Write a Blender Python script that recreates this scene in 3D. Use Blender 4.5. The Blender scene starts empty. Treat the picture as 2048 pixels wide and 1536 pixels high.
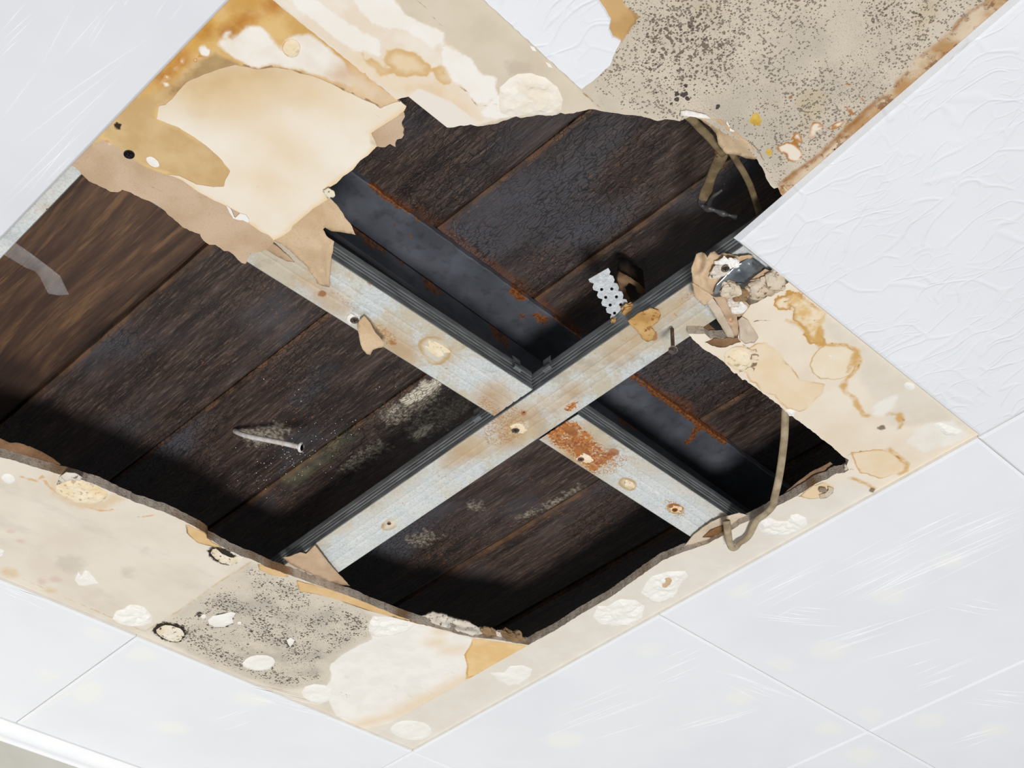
import bpy, bmesh, math, random
import numpy as np
from mathutils import Vector, Matrix, noise as mnoise
from mathutils.geometry import delaunay_2d_cdt

# ------------------------------------------------------------------ camera, world, light
Z0 = 12.5                                     # height of the plasterboard underside
FPX = 2850.686
RC = np.array([[0.70621553, -0.7063044, -0.04892571],
               [0.45001258, 0.50115633, -0.73914208],
               [0.54657873, 0.49997643, 0.67177025]])
CP = np.array([-1.34514286, -0.48781528, -1.06772565])
scn = bpy.context.scene
COL = scn.collection
cam_d = bpy.data.cameras.new('camera')
cam_d.sensor_width = 36.0
cam_d.lens = FPX / 2048 * 36.0
cam_d.clip_start = 0.02
cam = bpy.data.objects.new('camera', cam_d)
M3 = Matrix((RC[0], -RC[1], -RC[2])).transposed()
cam.matrix_world = Matrix.Translation((CP[0], CP[1], CP[2] + Z0)) @ M3.to_4x4()
COL.objects.link(cam)
scn.camera = cam
world = bpy.data.worlds.new('world')
scn.world = world
world.use_nodes = True
world.node_tree.nodes['Background'].inputs[0].default_value = (0.93, 0.965, 1.0, 1)
world.node_tree.nodes['Background'].inputs[1].default_value = 0.235
lamp_d = bpy.data.lights.new('work_lamp', 'AREA')
lamp_d.shape = 'DISK'
lamp_d.size = 3.0
lamp_d.energy = 1440
lamp_d.color = (1.0, 0.992, 0.98)
lamp = bpy.data.objects.new('work_lamp', lamp_d)
LD = 12.0
lp = Vector((-0.45 - 0.33 * LD, 0.33 - 0.41 * LD, Z0 - LD))
lamp.location = lp
lamp.rotation_euler = (Vector((-0.45, 0.35, Z0)) - lp).to_track_quat('-Z', 'Y').to_euler()
COL.objects.link(lamp)
vs = scn.view_settings
vs.view_transform = 'Standard'
vs.look = 'None'
vs.gamma = 1
vs.use_curve_mapping = False
vs.exposure = 0.07

# ------------------------------------------------------------------ helpers
rnd = random.Random(7)

def U(x, y, z=0.0):
    """point of the photograph -> place on the horizontal plane z above the plasterboard underside"""
    d = RC.T @ np.array([(x - 1024) / FPX, (y - 768) / FPX, 1.0])
    p = CP + d * ((z - CP[2]) / d[2])
    return Vector((p[0], p[1], z + Z0))

def lin(c):
    c = c / 255.0
    return c / 12.92 if c <= 0.04045 else ((c + 0.055) / 1.055) ** 2.4

def S(r, g, b, k=1.0):
    return tuple(min(0.92, lin(v) * k) for v in (r, g, b)) + (1.0,)

def tag(o, label=None, cat=None, group=None, kind=None):
    if label: o['label'] = label
    if cat: o['category'] = cat
    if group: o['group'] = group
    if kind: o['kind'] = kind
    return o

def setparent(o, p):
    if p is None:
        return
    o.parent = p
    if p.type == 'EMPTY':                    # mesh parents stand at the origin already
        o.matrix_parent_inverse = Matrix.Translation(-Vector(p.location))

def empty(name, loc, label=None, cat=None, group=None, kind=None, parent=None):
    o = bpy.data.objects.new(name, None)
    o.empty_display_size = 0.05
    o.location = loc
    COL.objects.link(o)
    return tag(o, label, cat, group, kind)

def mesh_obj(name, verts, faces, mats, parent=None, midx=None, smooth=False, attrs=None, label=None):
    me = bpy.data.meshes.new(name)
    me.from_pydata([tuple(v) for v in verts], [], faces)
    for m in (mats if isinstance(mats, (list, tuple)) else [mats]):
        me.materials.append(m)
    if midx is not None:
        me.polygons.foreach_set('material_index', midx)
    if smooth:
        me.polygons.foreach_set('use_smooth', [True] * len(me.polygons))
    if attrs:
        for k, arr in attrs.items():
            a = me.attributes.new(k, 'FLOAT', 'POINT')
            a.data.foreach_set('value', np.asarray(arr, dtype=np.float32))
    me.update()
    o = bpy.data.objects.new(name, me)
    COL.objects.link(o)
    setparent(o, parent)
    if label: o['label'] = label
    return o

def fract(x, y, s, seed=0.0, oct=3):
    v = 0.0; a = 1.0
    for k in range(oct):
        v += a * mnoise.noise(Vector((x * s + seed, y * s - seed * 1.7, seed * 0.37)))
        a *= 0.55; s *= 2.1
    return v

def ell(cx, cy, rx, ry, rot=0.0, n=18, wob=0.12, seed=0.0):
    out = []
    r = math.radians(rot)
    for k in range(n):
        t = 2 * math.pi * k / n
        w = 1 + wob * mnoise.noise(Vector((math.cos(t) * 1.3 + seed * 3.1, math.sin(t) * 1.3 - seed, seed)))
        x = rx * w * math.cos(t); y = ry * w * math.sin(t)
        out.append((cx + x * math.cos(r) - y * math.sin(r), cy + x * math.sin(r) + y * math.cos(r)))
    return out

def plan(pts, z):
    """outline entries: (px,py) / (px,py,'s') photograph points, ('w',x,y) plan points -> [(x,y,straight)]"""
    out = []
    for p in pts:
        if p[0] == 'w':
            out.append((p[1], p[2], True))
        else:
            v = U(p[0], p[1], z)
            out.append((v.x, v.y, len(p) > 2))
    return out

def densify(pl, step, rag, seed, scale=140.0):
    out = []
    n = len(pl)
    for i in range(n):
        x0, y0, s0 = pl[i]; x1, y1, s1 = pl[(i + 1) % n]
        L = math.hypot(x1 - x0, y1 - y0)
        straight = s0 and s1
        st = step if not straight else max(step, 0.02)
        k = max(1, int(L / st))
        nx, ny = (-(y1 - y0) / (L + 1e-9), (x1 - x0) / (L + 1e-9))
        for j in range(k):
            t = j / k
            x = x0 + (x1 - x0) * t; y = y0 + (y1 - y0) * t
            d = 0.0
            if not straight and rag > 0 and not (j == 0 and s0):
                d = rag * fract(x, y, scale, seed, 3)
            out.append((x + nx * d, y + ny * d))
    return out

def inside(px, py, poly):
    poly = np.asarray(poly)
    x0 = poly[:, 0]; y0 = poly[:, 1]
    x1 = np.roll(x0, -1); y1 = np.roll(y0, -1)
    res = np.zeros(len(px), bool)
    for a, b, c, d in zip(x0, y0, x1, y1):
        if b == d: continue
        cond = ((b > py) != (d > py)) & (px < (c - a) * (py - b) / (d - b) + a)
        res ^= cond
    return res

def segdist(px, py, poly, closed=True):
    poly = np.asarray(poly, float)
    n = len(poly)
    best = np.full(len(px), 1e9)
    for i in range(n if closed else n - 1):
        a = poly[i]; b = poly[(i + 1) % n]
        ab = b - a
        t = np.clip(((px - a[0]) * ab[0] + (py - a[1]) * ab[1]) / (ab @ ab + 1e-12), 0, 1)
        d = np.hypot(px - a[0] - t * ab[0], py - a[1] - t * ab[1])
        best = np.minimum(best, d)
    return best

def sdf(px, py, poly):
    d = segdist(px, py, poly)
    return np.where(inside(px, py, poly), -d, d)

def field(xs, ys, shapes, z):
    """signed distance (metres) to the union of shapes: ('p',outline) filled, ('l',path,width_px->m) stroke"""
    xs = np.asarray(xs); ys = np.asarray(ys)
    best = np.full(len(xs), 0.5)
    for sh in shapes:
        pl = [(a, b) for a, b, _ in plan(sh[1], z)]
        if sh[0] == 'p':
            d = sdf(xs, ys, pl)
        else:
            d = segdist(xs, ys, pl, False) - sh[2]
        best = np.minimum(best, d)
    return best

def tri_fill(outline, cell, jitter=0.25, seed=1):
    """dense triangulation of a plan outline; returns pts, tris, boundary index loop"""
    o = np.array(outline)
    lo = o.min(0); hi = o.max(0)
    r = np.random.RandomState(seed)
    gx, gy = np.meshgrid(np.arange(lo[0] + cell / 2, hi[0], cell), np.arange(lo[1] + cell / 2, hi[1], cell))
    gx = gx.ravel() + r.uniform(-jitter, jitter, gx.size) * cell
    gy = gy.ravel() + r.uniform(-jitter, jitter, gy.size) * cell
    m = inside(gx, gy, o)
    gx = gx[m]; gy = gy[m]
    if len(gx):
        m = segdist(gx, gy, o) > cell * 0.42
        gx = gx[m]; gy = gy[m]
    nb = len(o)
    vin = [Vector((a, b)) for a, b in outline] + [Vector((a, b)) for a, b in zip(gx, gy)]
    edges = [(i, (i + 1) % nb) for i in range(nb)]
    vo, eo, fo, ov, oe, of = delaunay_2d_cdt(vin, edges, [], 1, 1e-6)
    remap = {}
    for i, src in enumerate(ov):
        for s in src:
            remap[s] = i
    loop = []
    for i in range(nb):
        k = remap.get(i)
        if k is not None and (not loop or loop[-1] != k):
            loop.append(k)
    return [(v.x, v.y) for v in vo], fo, loop

def sheet(name, outline, z, thick, mats, parent, cell=0.008, step=0.003, rag=0.0012, seed=1.0,
          layers=None, zfun=None, edge_jit=0.0, label=None, top=True):
    """horizontal slab: underside at z (or zfun), top at z+thick, torn edge between"""
    pl = densify(plan(outline, z), step, rag, seed)
    pts, tris, loop = tri_fill(pl, cell, seed=int(seed * 10) + 1)
    n = len(pts)
    P = np.array(pts)
    bd = segdist(P[:, 0], P[:, 1], np.array(pl)) if zfun else None
    verts = []
    for i, (x, y) in enumerate(pts):
        dz = zfun(x, y, bd[i]) if zfun else 0.0
        verts.append((x, y, Z0 + z + dz))
    bset = set(loop)
    for i, (x, y) in enumerate(pts):
        dx = dy = 0.0
        if edge_jit and i in bset:
            dx = edge_jit * fract(x, y, 45, seed + 3.1, 2); dy = edge_jit * fract(x, y, 45, seed + 9.2, 2)
        verts.append((x + dx, y + dy, Z0 + z + thick))
    faces = []; mi = []
    area = sum((pts[loop[i]][0] * pts[loop[(i + 1) % len(loop)]][1] - pts[loop[(i + 1) % len(loop)]][0] * pts[loop[i]][1]) for i in range(len(loop)))
    ccw = area > 0
    for f in tris:
        a, b, c = f[:3]
        ar = (P[b][0] - P[a][0]) * (P[c][1] - P[a][1]) - (P[c][0] - P[a][0]) * (P[b][1] - P[a][1])
        if ar > 0: a, b, c = c, b, a                     # underside looks down
        faces.append((a, b, c)); mi.append(0)
        if top:
            faces.append((c + n, b + n, a + n)); mi.append(1 if len(mats) > 1 else 0)
    L = len(loop)
    for i in range(L):
        a = loop[i]; b = loop[(i + 1) % L]
        if not ccw: a, b = b, a
        faces.append((a, b, b + n, a + n)); mi.append(1 if len(mats) > 1 else 0)
    attrs = {}
    if layers:
        xs = np.array([v[0] for v in verts]); ys = np.array([v[1] for v in verts])
        for k, sh in layers.items():
            attrs[k] = field(xs, ys, sh, z)
    o = mesh_obj(name, verts, faces, mats, parent, mi, False, attrs, label)
    return o

def flap(name, outline, mat, parent, cellpx=7, thick=0.0006, seed=1.0, rag=1.2, label=None, wav=0.0008, ctrl=(), layers=None):
    """torn loose piece: outline (px,py,z) with a height for every corner, curved between them"""
    cp = [(a, b, c) for a, b, c in outline]
    dense = []
    n = len(cp)
    for i in range(n):
        x0, y0, z0 = cp[i]; x1, y1, z1 = cp[(i + 1) % n]
        L = math.hypot(x1 - x0, y1 - y0)
        k = max(1, int(L / 4))
        nx, ny = -(y1 - y0) / (L + 1e-9), (x1 - x0) / (L + 1e-9)
        for j in range(k):
            t = j / k
            d = rag * fract((x0 + (x1 - x0) * t) * 0.01, (y0 + (y1 - y0) * t) * 0.01, 11, seed, 3) if j else 0
            dense.append((x0 + (x1 - x0) * t + nx * d, y0 + (y1 - y0) * t + ny * d, z0 + (z1 - z0) * t))
    pts, tris, loop = tri_fill([(a, b) for a, b, c in dense], cellpx, seed=int(seed * 7))
    D = np.array(dense + [tuple(c) for c in ctrl])
    verts = []
    for (x, y) in pts:
        w = 1.0 / ((D[:, 0] - x) ** 2 + (D[:, 1] - y) ** 2 + 4.0) ** 1.5
        zz = float((w * D[:, 2]).sum() / w.sum())
        zz += wav * fract(x * 0.01, y * 0.01, 3.0, seed + 5, 2)
        verts.append(U(x, y, zz))
    m = len(verts)
    P = np.array(pts)
    F = []
    for f in tris:
        a, b, c = f[:3]
        va, vb, vc = verts[a], verts[b], verts[c]
        nrm = (vb - va).cross(vc - va)
        if nrm.dot(va - Vector((CP[0], CP[1], CP[2] + Z0))) > 0: a, c = c, a
        F.append((a, b, c))
    # thickness along the averaged normal
    nn = [Vector((0, 0, 0)) for _ in verts]
    for a, b, c in F:
        q = (verts[b] - verts[a]).cross(verts[c] - verts[a])
        nn[a] += q; nn[b] += q; nn[c] += q
    back = [v - nn[i].normalized() * thick if nn[i].length > 0 else v + Vector((0, 0, thick)) for i, v in enumerate(verts)]
    faces = list(F) + [(c + m, b + m, a + m) for a, b, c in F]
    L = len(loop)
    for i in range(L):
        a = loop[i]; b = loop[(i + 1) % L]
        faces.append((a, b, b + m, a + m))
    attrs = None
    if layers:
        xs = np.array([v[0] for v in verts + back]); ys = np.array([v[1] for v in verts + back])
        attrs = {k: field(xs, ys, sh, 0.0) for k, sh in layers.items()}
    return mesh_obj(name, verts + back, faces, mat, parent, None, True, attrs, label)

def tube(name, pts, rad, mat, parent=None, seg=10, flat=1.0, sub=6, label=None, rfun=None, caps=True):
    """smooth tube through world points"""
    P = [Vector(p) for p in pts]
    path = []
    for i in range(len(P) - 1):
        p0 = P[max(i - 1, 0)]; p1 = P[i]; p2 = P[i + 1]; p3 = P[min(i + 2, len(P) - 1)]
        for j in range(sub):
            t = j / sub
            path.append(0.5 * ((2 * p1) + (p2 - p0) * t + (2 * p0 - 5 * p1 + 4 * p2 - p3) * t * t + (3 * p1 - p0 - 3 * p2 + p3) * t ** 3))
    path.append(P[-1])
    verts = []; faces = []
    up = Vector((0.31, 0.2, 0.93)).normalized()
    for i, p in enumerate(path):
        d = (path[min(i + 1, len(path) - 1)] - path[max(i - 1, 0)]).normalized()
        a = d.cross(up)
        if a.length < 0.05: a = d.cross(Vector((1, 0, 0)))
        a.normalize(); b = d.cross(a)
        r = rad if rfun is None else rad * rfun(i / (len(path) - 1))
        for k in range(seg):
            t = 2 * math.pi * k / seg
            verts.append(p + a * (r * math.cos(t)) + b * (r * flat * math.sin(t)))
    for i in range(len(path) - 1):
        for k in range(seg):
            k2 = (k + 1) % seg
            faces.append((i * seg + k, i * seg + k2, (i + 1) * seg + k2, (i + 1) * seg + k))
    if caps:
        faces.append(tuple(range(seg - 1, -1, -1)))
        faces.append(tuple((len(path) - 1) * seg + k for k in range(seg)))
    return mesh_obj(name, verts, faces, mat, parent, None, True, None, label)

def lathe(name, base, axis, prof, mat, parent=None, seg=20, label=None):
    """prof: [(radius, distance along axis)]"""
    ax = Vector(axis).normalized()
    a = ax.cross(Vector((0, 0, 1)))
    if a.length < 0.05: a = ax.cross(Vector((1, 0, 0)))
    a.normalize(); b = ax.cross(a)
    verts = []; faces = []
    for r, h in prof:
        for k in range(seg):
            t = 2 * math.pi * k / seg
            verts.append(Vector(base) + ax * h + a * (r * math.cos(t)) + b * (r * math.sin(t)))
    for i in range(len(prof) - 1):
        for k in range(seg):
            k2 = (k + 1) % seg
            faces.append((i * seg + k, i * seg + k2, (i + 1) * seg + k2, (i + 1) * seg + k))
    faces.append(tuple(range(seg)))
    faces.append(tuple((len(prof) - 1) * seg + k for k in reversed(range(seg))))
    return mesh_obj(name, verts, faces, mat, parent, None, True, None, label)

def boxv(x0, x1, y0, y1, z0, z1):
    v = [(x0, y0, z0), (x1, y0, z0), (x1, y1, z0), (x0, y1, z0), (x0, y0, z1), (x1, y0, z1), (x1, y1, z1), (x0, y1, z1)]
    f = [(0, 3, 2, 1), (4, 5, 6, 7), (0, 1, 5, 4), (1, 2, 6, 5), (2, 3, 7, 6), (3, 0, 4, 7)]
    return v, f

def lump(name, c, r, mat, parent, seed=0.0, sq=(1, 1, 1), amp=0.35, sub=3, label=None, fs=1.6):
    bm = bmesh.new()
    bmesh.ops.create_icosphere(bm, subdivisions=sub, radius=1.0)
    for v in bm.verts:
        d = v.co.normalized()
        k = 1 + amp * fract(d.x + d.z * 0.7, d.y - d.z * 0.4, fs, seed, 3)
        v.co = Vector((d.x * sq[0], d.y * sq[1], d.z * sq[2])) * (r * k) + Vector(c)
    verts = [v.co.copy() for v in bm.verts]
    faces = [tuple(v.index for v in f.verts) for f in bm.faces]
    bm.free()
    return mesh_obj(name, verts, faces, mat, parent, None, False, None, label)

# ------------------------------------------------------------------ materials
class NB:
    def __init__(self, name):
        self.m = bpy.data.materials.new(name)
        self.m.use_nodes = True
        self.t = self.m.node_tree
        self.b = self.t.nodes['Principled BSDF']
        g = self.t.nodes.new('ShaderNodeNewGeometry')
        self.pos = g.outputs['Position']
        self.geo = g
    def n(self, typ, **kw):
        x = self.t.nodes.new(typ)
        for k, v in kw.items(): setattr(x, k, v)
        return x
    def link(self, a, b): self.t.links.new(a, b)
    def put(self, sock, v):
        if hasattr(v, 'links'): self.link(v, sock)
        else: sock.default_value = v
    def math(self, op, a, b=0.0, c=None, clamp=False):
        x = self.n('ShaderNodeMath', operation=op, use_clamp=clamp)
        self.put(x.inputs[0], a); self.put(x.inputs[1], b)
        if c is not None: self.put(x.inputs[2], c)
        return x.outputs[0]
    def scaled(self, sx, sy, sz, rot=0.0):
        mp = self.n('ShaderNodeMapping')
        mp.inputs['Scale'].default_value = (sx, sy, sz)
        mp.inputs['Rotation'].default_value = (0, 0, rot)
        self.link(self.pos, mp.inputs['Vector'])
        return mp.outputs[0]
    def noise(self, scale, detail=3.0, rough=0.55, vec=None, dist=0.0, col=False):
        x = self.n('ShaderNodeTexNoise')
        x.inputs['Scale'].default_value = scale
        x.inputs['Detail'].default_value = detail
        x.inputs['Roughness'].default_value = rough
        x.inputs['Distortion'].default_value = dist
        self.link(vec if vec is not None else self.pos, x.inputs['Vector'])
        return x.outputs[1 if col else 0]
    def voro(self, scale, feature='F1', vec=None, rand=1.0):
        x = self.n('ShaderNodeTexVoronoi', feature=feature)
        x.inputs['Scale'].default_value = scale
        x.inputs['Randomness'].default_value = rand
        self.link(vec if vec is not None else self.pos, x.inputs['Vector'])
        return x.outputs['Distance']
    def ramp(self, v, a, b, lo=0.0, hi=1.0):
        x = self.n('ShaderNodeMapRange', interpolation_type='SMOOTHSTEP')
        self.put(x.inputs[0], v)
        x.inputs[1].default_value = a; x.inputs[2].default_value = b
        x.inputs[3].default_value = lo; x.inputs[4].default_value = hi
        return x.outputs[0]
    def mix(self, f, a, b, mode='MIX'):
        x = self.n('ShaderNodeMix', data_type='RGBA', blend_type=mode)
        self.put(x.inputs[0], f); self.put(x.inputs[6], a); self.put(x.inputs[7], b)
        return x.outputs[2]
    def attr(self, name):
        x = self.n('ShaderNodeAttribute', attribute_name=name)
        return x.outputs['Fac']
    def bump(self, h, strength=0.3, dist=0.001):
        x = self.n('ShaderNodeBump')
        x.inputs['Strength'].default_value = strength
        x.inputs['Distance'].default_value = dist
        self.link(h, x.inputs['Height'])
        self.link(x.outputs[0], self.b.inputs['Normal'])
    def out(self, col=None, rough=0.8, metal=0.0, spec=0.4):
        if col is not None: self.put(self.b.inputs['Base Color'], col)
        self.put(self.b.inputs['Roughness'], rough)
        self.put(self.b.inputs['Metallic'], metal)
        self.b.inputs['Specular IOR Level'].default_value = spec
        return self.m
    # --- layers driven by signed-distance attributes
    def fill(self, col, name, c1, c2=None, soft=0.002, amp=0.002, scale=90, ring=None, rw=0.003, k=1.0, mott=35, off=0.0):
        d = self.attr(name)
        nz = self.math('SUBTRACT', self.noise(scale, 4.0, 0.6), 0.5)
        d = self.math('MULTIPLY_ADD', nz, amp * 2.0, d)
        if off: d = self.math('ADD', d, off)
        m = self.ramp(d, -soft, soft, 1.0, 0.0)
        if k != 1.0: m = self.math('MULTIPLY', m, k)
        c = c1 if c2 is None else self.mix(self.ramp(self.noise(mott, 4.0), 0.35, 0.65), c1, c2)
        col = self.mix(m, col, c)
        if ring is not None:
            a = self.ramp(d, -rw * 1.6, -rw * 0.1, 0.0, 1.0)
            b = self.ramp(d, 0.0, rw * 0.5, 1.0, 0.0)
            rm = self.math('MULTIPLY', a, b)
            brk = self.ramp(self.noise(25, 2.0), 0.35, 0.6)
            rm = self.math('MULTIPLY', rm, brk)
            col = self.mix(rm, col, ring)
        return col
    def speck(self, col, name, c, scale=420, th=0.56, soft=0.03, w=0.05, low=14, k=1.0, lowk=0.25):
        d = self.attr(name)
        dens = self.ramp(d, -w, w * 0.5, 1.0, 0.0)
        lo = self.math('MULTIPLY', self.math('SUBTRACT', self.noise(low, 3.0), 0.5), lowk)
        v = self.math('ADD', self.noise(scale, 3.0, 0.6), lo)
        v = self.math('ADD', v, self.math('MULTIPLY', self.math('SUBTRACT', dens, 1.0), 0.3))
        m = self.ramp(v, th, th + soft)
        if k != 1.0: m = self.math('MULTIPLY', m, k)
        return self.mix(m, col, c)

def _dots(self, col, name, c, scale=260, r=0.42, w=0.03, low=18, k=1.0, lo=0.35, hi=0.65, soft=0.06):
    d = self.attr(name)
    dens = self.ramp(d, -w, w * 0.4, 1.0, 0.0)
    dn = self.noise(scale * 0.9, 2.0, 0.5, None, 0.0, True)
    vec = self.n('ShaderNodeVectorMath', operation='MULTIPLY_ADD')
    self.link(dn, vec.inputs[0]); q = 0.9 / scale; vec.inputs[1].default_value = (q, q, 0); self.link(self.pos, vec.inputs[2])
    x = self.n('ShaderNodeTexVoronoi', feature='F1')
    x.inputs['Scale'].default_value = scale
    self.link(vec.outputs[0], x.inputs['Vector'])
    sep = self.n('ShaderNodeSeparateColor'); self.link(x.outputs['Color'], sep.inputs[0])
    rr = self.math('MULTIPLY', self.math('MULTIPLY', dens, self.ramp(self.noise(low, 4.0, 0.6), lo, hi)), r)
    rr = self.math('MULTIPLY', rr, self.ramp(sep.outputs[0], 0.25, 1.0, 0.0, 1.25))
    m = self.ramp(self.math('SUBTRACT', rr, x.outputs['Distance']), 0.0, soft)
    if k != 1.0: m = self.math('MULTIPLY', m, k)
    return self.mix(m, col, c)
NB.dots = _dots

def simple(name, c1, c2=None, rough=0.8, metal=0.0, scale=60, spec=0.4, bump=0.0, bscale=300, det=4.0):
    b = NB(name)
    col = c1 if c2 is None else b.mix(b.ramp(b.noise(scale, det), 0.3, 0.7), c1, c2)
    if bump: b.bump(b.noise(bscale, 4.0), bump, 0.001)
    return b.out(col, rough, metal, spec)

KRAFT = S(203, 176, 147)
# torn gypsum core
def m_core():
    b = NB('gypsum_core')
    c = b.mix(b.ramp(b.noise(55, 4.0), 0.35, 0.65), S(172, 158, 144), S(196, 184, 170))
    c = b.mix(b.math('MULTIPLY', b.ramp(b.noise(260, 3.0, 0.7), 0.52, 0.68), 0.6), c, S(124, 98, 72))
    c = b.mix(b.ramp(b.noise(14, 2.0), 0.5, 0.66), c, S(138, 108, 78))
    b.bump(b.noise(420, 4.0), 0.6, 0.0015)
    return b.out(c, 0.95, 0, 0.2)
M_CORE = m_core()

def m_kraft(name='kraft_paper', a=(204, 177, 149), b2=(188, 158, 126)):
    b = NB(name)
    c = b.mix(b.ramp(b.noise(28, 5.0), 0.35, 0.7), S(*a), S(*b2))
    c = b.mix(b.math('MULTIPLY', b.ramp(b.noise(500, 2.0), 0.5, 0.7), 0.25), c, S(166, 136, 104))
    b.bump(b.noise(240, 4.0), 0.12, 0.001)
    return b.out(c, 0.85, 0, 0.25)
M_KRAFT = m_kraft()
M_KRAFT_TAN = m_kraft('kraft_paper_tan', (212, 186, 154), (198, 168, 132))
M_KRAFT_PALE = m_kraft('kraft_paper_pale', (212, 196, 176), (196, 178, 154))
M_KRAFT_DARK = m_kraft('kraft_paper_dark', (142, 108, 78), (104, 74, 50))

def m_board_kraft():
    b = NB('kraft_board')
    c = b.mix(b.ramp(b.noise(22, 5.0), 0.35, 0.7), S(205, 179, 152), S(190, 162, 132))
    c = b.mix(b.math('MULTIPLY', b.ramp(b.noise(480, 2.0), 0.5, 0.7), 0.2), c, S(160, 128, 95))
    c = b.fill(c, 'tan', S(212, 182, 134), S(200, 166, 116), soft=0.003, amp=0.004, ring=S(222, 188, 130), rw=0.003)
    c = b.fill(c, 'fibre', S(182, 152, 108), S(160, 128, 84), soft=0.004, amp=0.006, scale=160)
    c = b.fill(c, 'upper', S(222, 186, 126), S(206, 164, 98), soft=0.003, amp=0.002)
    c = b.fill(c, 'amberb', S(214, 168, 86), S(200, 148, 60), soft=0.012, amp=0.02, scale=50, k=0.85)
    c = b.fill(c, 'ambdk', S(186, 118, 44), S(170, 100, 36), soft=0.01, amp=0.008, scale=80, k=0.85)
    c = b.fill(c, 'white', S(240, 234, 226), S(232, 222, 208), soft=0.0025, amp=0.006, scale=45)
    c = b.fill(c, 'peach', S(226, 204, 178), S(214, 186, 156), soft=0.012, amp=0.006)
    c = b.speck(c, 'greyspk', S(150, 146, 140), 380, 0.58, 0.06, 0.02)
    c = b.fill(c, 'spots', S(240, 236, 230), soft=0.001, amp=0.001, ring=S(205, 150, 70), rw=0.0015)
    c = b.fill(c, 'crack', S(158, 124, 86), soft=0.0008, amp=0.0012, scale=200)
    c = b.fill(c, 'hole', S(52, 40, 32), soft=0.0008, amp=0.0015, scale=300)
    b.bump(b.noise(240, 4.0), 0.15, 0.001)
    return b.out(c, 0.85, 0, 0.3)

def m_cream():
    b = NB('cream_face')
    c = b.mix(b.ramp(b.noise(12, 4.0), 0.35, 0.7), S(240, 231, 217), S(234, 221, 200))
    c = b.fill(c, 'tan', S(206, 172, 120), S(216, 186, 136), soft=0.045, amp=0.02, scale=14)
    c = b.fill(c, 'tan2', S(226, 196, 150), soft=0.04, amp=0.02, scale=16, k=0.6)
    c = b.fill(c, 'edge', S(232, 196, 134), soft=0.004, amp=0.002, k=0.75)
    c = b.fill(c, 'crack', S(196, 170, 130), soft=0.0006, amp=0.0008, scale=200)
    c = b.fill(c, 'grey', S(190, 184, 172), soft=0.002, amp=0.003, k=0.6)
    b.bump(b.noise(160, 4.0), 0.08, 0.001)
    return b.out(c, 0.75, 0, 0.3)

def m_board_top():
    b = NB('upper_board')
    c = b.mix(b.ramp(b.noise(18, 4.0), 0.35, 0.7), S(217, 205, 185), S(208, 194, 172))
    c = b.fill(c, 'cream', S(236, 226, 212), S(230, 214, 194), soft=0.002, amp=0.003, scale=160)
    c = b.fill(c, 'peach', S(228, 204, 172), S(234, 216, 190), soft=0.012, amp=0.008)
    c = b.fill(c, 'amber', S(226, 198, 154), S(230, 206, 166), soft=0.006, amp=0.008, scale=40, ring=S(214, 178, 124), rw=0.005, k=0.85)
    c = b.fill(c, 'white', S(241, 236, 229), S(238, 231, 221), soft=0.0016, amp=0.006, scale=70)
    c = b.fill(c, 'smooth', S(233, 224, 213), soft=0.0015, amp=0.001)
    c = b.fill(c, 'smudge', S(198, 182, 164), soft=0.004, amp=0.006, k=0.8)
    # mouldy sheet
    c = b.fill(c, 'mould', S(209, 196, 178), S(199, 187, 170), soft=0.0012, amp=0.0008)
    gm = b.math('MULTIPLY', b.ramp(b.attr('mould'), -0.02, 0.0, 1.0, 0.0), b.ramp(b.noise(9, 4.0), 0.48, 0.7))
    c = b.mix(b.math('MULTIPLY', gm, 0.55), c, S(178, 172, 158))
    ym = b.math('MULTIPLY', b.ramp(b.attr('mould'), -0.02, 0.0, 1.0, 0.0), b.ramp(b.noise(16, 3.0), 0.58, 0.72))
    c = b.mix(b.math('MULTIPLY', ym, 0.35), c, S(190, 168, 116))
    c = b.speck(c, 'mould', S(164, 152, 136), 700, 0.53, 0.12, 0.02, k=0.6, lowk=0.3)
    c = b.dots(c, 'mould', S(110, 98, 86), 480, 0.62, 0.02, 16, 0.8, 0.25, 0.6)
    c = b.dots(c, 'mouldA', S(98, 84, 74), 380, 0.72, 0.05, 30, 0.85, 0.18, 0.55)
    c = b.dots(c, 'mouldA', S(84, 72, 64), 250, 0.55, 0.05, 34, 0.85, 0.28, 0.65)
    c = b.dots(c, 'mouldB', S(60, 52, 50), 150, 0.75, 0.02, 50, 0.95, 0.2, 0.55)
    c = b.dots(c, 'mouldB', S(60, 52, 48), 230, 0.6, 0.03, 40, 0.9, 0.3, 0.6)
    c = b.fill(c, 'tanp', S(202, 166, 114), S(190, 152, 98), soft=0.0015, amp=0.003, scale=160, ring=S(168, 132, 84), rw=0.002)
    c = b.fill(c, 'chipw', S(232, 220, 202), soft=0.001, amp=0.002, ring=S(176, 118, 50), rw=0.0016)
    c = b.fill(c, 'curl', S(172, 112, 48), soft=0.0008, amp=0.0012, scale=220, k=0.9)
    c = b.fill(c, 'band', S(178, 138, 92), S(212, 194, 168), soft=0.003, amp=0.009, mott=28)
    bd = b.math('MULTIPLY', b.ramp(b.attr('band'), -0.004, 0.002, 1.0, 0.0), b.ramp(b.noise(60, 5.0, 0.7), 0.5, 0.6))
    c = b.mix(b.math('MULTIPLY', bd, 0.8), c, S(126, 82, 44))
    c = b.fill(c, 'bandln', S(150, 102, 52), soft=0.0025, amp=0.003, scale=60, k=0.85)
    c = b.speck(c, 'banddk', S(60, 48, 42), 200, 0.5, 0.04, 0.008)
    c = b.fill(c, 'crack', S(166, 132, 92), soft=0.0007, amp=0.001, scale=200)
    b.bump(b.noise(230, 4.0), 0.2, 0.001)
    return b.out(c, 0.8, 0, 0.3)

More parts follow.
